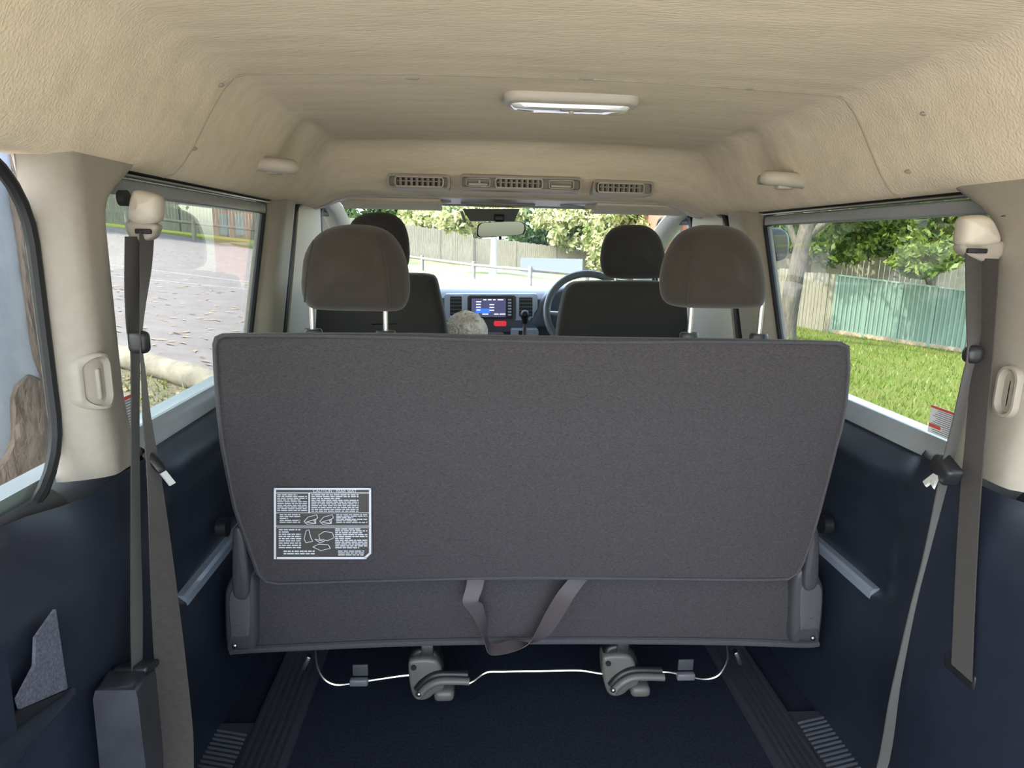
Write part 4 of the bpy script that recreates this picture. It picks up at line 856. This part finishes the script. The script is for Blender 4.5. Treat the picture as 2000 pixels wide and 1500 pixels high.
MB().ribbon([np.array(gp(*e0, .04)), np.array(gp(*e1, .04))], [np.array([0, 0, .12])]*2, .06).build('plinth', mat('plinth', (.34, .24, .17), .9, nscale=4, namt=.3), gf, 0)
bp0 = G(1470, 622); plank_fence('timber_fence', bp0, ga, hg*1.0, 'timber_fence', 'brown timber paling fence joining the green metal fence', .12, postgap=1.5)
plank_fence('timber_fence', W(1480, 560, 31), W(1960, 570, 27), 3.1, mat('shed_brown', (.26, .24, .17), .8, nscale=3, namt=.2), 'brown ribbed fence rising behind the green metal fence', .2, base_dz=.2)
# right-hand tree with a leaning trunk, and the shrubs over the fence
t0 = G(1533, 662)
tree('shade_tree', t0, 5.0, .24, 'bark_grey', 'leaning grey-barked tree in front of the brown paling fence', [blob(1620, 470, 22, 3, 70, 45, 1.6), blob(1580, 400, 22, 3, 90, 40, 2), blob(1700, 430, 22, 4, 80, 45, 1.6), blob(1680, 350, 21, 5, 150, 60, 2.5), (9.6, 19.2, 2.4, .8, 1.2, 1.0, 1.0), (10.6, 19.4, 2.9, .8, 1.2, 1.1, .9)], 'leaf_bright', 9000, .13, bend=(.5, -.4), branches=((.6, 2.2, -1.0, 1.6, .12), (.5, -1.2, .4, 2.0, .10), (.7, 1.0, -2.0, 1.5, .1)), seed=3)
tree('garden_tree', gp(ga[0]+4.2, ga[1]+1.6), 4.2, .16, 'bark_grey', 'bushy bright green tree hanging over the green metal fence', [blob(1840, 470, 19.5, 4, 80, 50, 1.4), blob(1800, 510, 18.5, 2, 55, 28, .9), blob(1900, 430, 19, 4, 80, 60, 1.6)], 'leaf_bright', 7000, .13, bend=(.3, 0), branches=((.6, 1, -.5, 1.2, .06), (.5, -1.2, -.3, 1.2, .06)), seed=4)
tree('garden_tree', gp(ga[0]+2.5, ga[1]+7), 5.5, .2, 'bark_grey', 'deeper green tree farther behind the brown ribbed fence', [blob(1640, 440, 27, 4, 120, 70, 2.5), blob(1760, 430, 27, 4, 90, 60, 2.), blob(1520, 430, 30, 3, 70, 50, 2.5)], 'leaf_deep', 9000, .17, seed=5)
# roadside trees seen through the windscreen
tree('street_tree', G(963, 537), 6.5, .17, 'bark_pale', 'slender pale-trunked street tree beyond the barrier', [blob(960, 420, 35, 3, 70, 30, 1.5), blob(900, 425, 35, 3, 50, 28, 1.2)], 'leaf_washed', 5000, .17, branches=((.6, 1.2, 0, 1, .05),), seed=6)
tree('hedge_tree', gp(-1.5, 50), 4, .25, 'bark_grey', 'bush with overexposure in its pale leaf colour above the taller timber fence', [blob(860, 440, 48, 4, 60, 30, 1.6), blob(830, 425, 50, 3, 50, 25, 1.5), blob(905, 450, 47.5, 2, 30, 25, 1)], 'leaf_washed', 6000, .22, seed=7, cat='bush')  # pale leaf colour imitates overexposed foliage
tree('hedge_tree', gp(5, 54), 4, .25, 'bark_grey', 'deep green bush right of the mirror behind the lower fence', [blob(1045, 450, 51, 4, 55, 45, 1.8), blob(1075, 470, 50, 3, 60, 28, 1.5), blob(1010, 480, 50, 2, 30, 20, 1.2), blob(1040, 415, 53, 3, 60, 40, 2)], 'leaf_deep', 9000, .22, seed=8, cat='bush')
tree('hedge_tree', gp(9, 52), 5, .25, 'bark_grey', 'sunlit yellow-green tree left of the driver headrest', [blob(1130, 445, 47, 5, 60, 40, 1.8), blob(1100, 425, 48, 4, 55, 30, 1.6), blob(1180, 470, 45, 4, 35, 55, 1.5), blob(1200, 420, 47, 3, 60, 40, 2), blob(1255, 425, 46, 3, 45, 40, 1.8)], 'leaf_washed', 11000, .22, seed=9)
tree('hedge_tree', gp(-8, 56), 6, .25, 'bark_grey', 'dark tree above the far fence at the left of the windscreen', [blob(700, 425, 54, 4, 80, 35, 2), blob(800, 408, 56, 3, 50, 20, 2), blob(980, 405, 60, 5, 160, 35, 3)], 'leaf_deep', 9000, .25, seed=10)
tree('reflect_tree', gp(17, 37), 4.5, .25, 'bark_grey', 'yellow-green tree added beside the brick house for its window reflection', [(16.6, 36.6, 1.6, 4, 2.6, 2, 2.2), (18.5, 37, .2, 3, 2.2, 2, 1.6), (15.4, 36.8, -.6, 2, 1.4, 1.4, 1.0)], 'leaf_bright', 8000, .2, seed=14)  # tree put in so that the left window reflects yellow-green
tree('lot_tree', gp(-22, 34), 7, .3, 'bark_grey', 'broad shade tree at the back of the asphalt lot, above the window', [(-17, 38, 8.2, 5, 7, 4, 2.2), (-25, 36, 8.2, 5, 7, 4, 2.2)], 'leaf_deep', 9000, .35, seed=12)
# noticeboard-like white panel at the fence
p0 = W(1016, 533, 40); p1 = W(1138, 506, 40)
nb = empty('white_panel', ((p0[0]+p1[0])/2, 40, p0[2]), 'long white panel standing before the lower timber fence', 'panel')
MB().box(((p0[0]+p1[0])/2, 40, (p0[2]+p1[2])/2), (p1[0]-p0[0], .06, p1[2]-p0[2])).build('board', 'panel_white', nb, 0)
for x in (p0[0]+.2, p1[0]-.2): MB().box((x, 40.06, (p0[2]+p1[2])/2-.2), (.08, .06, p1[2]-p0[2]+.4)).build('post', 'timber_pale', nb, 0)
# houses
def house(name, x0, y0, x1, y1, z0, z1, wall, roof, rh, label):
    r = empty(name, ((x0+x1)/2, (y0+y1)/2, z0), label, 'house')
    MB().box(((x0+x1)/2, (y0+y1)/2, (z0+z1)/2), (x1-x0, y1-y0, z1-z0)).build('wall', wall, r, 0)
    cx = (x0+x1)/2; e = .5
    MB().add([(x0-e, y0-e, z1), (x1+e, y0-e, z1), (x1+e, y1+e, z1), (x0-e, y1+e, z1), (cx-.2*(x1-x0), (y0+y1)/2, z1+rh), (cx+.2*(x1-x0), (y0+y1)/2, z1+rh)], [(0, 1, 5, 4), (2, 3, 4, 5), (1, 2, 5), (3, 0, 4), (0, 3, 2, 1)]).build('roof', roof, r, 0)
    for k in (.3, .7):
        MB().box((x0+(x1-x0)*k, y0-.02, z0+(z1-z0)*.6), (.22*(x1-x0), .08, 1.2)).build('window', 'panel_white', r, 0)
    return r
house('brick_house', 11.4, 40.5, 13.6, 49, -3, 4.6, 'brick', 'roof_tile', 2.5, 'red brick house seen past the driver headrest')
house('far_house', 23, 33, 31, 40, -4, 2.4, 'render_wall', 'roof_tile', 1.6, 'pale house with grey roof behind the right-hand trees')
house('far_house', -14, 60, -5, 68, -1, 2.6, 'render_wall', 'roof_tile', 1.6, 'blue-grey roofed house beyond the fence at the left of the windscreen')
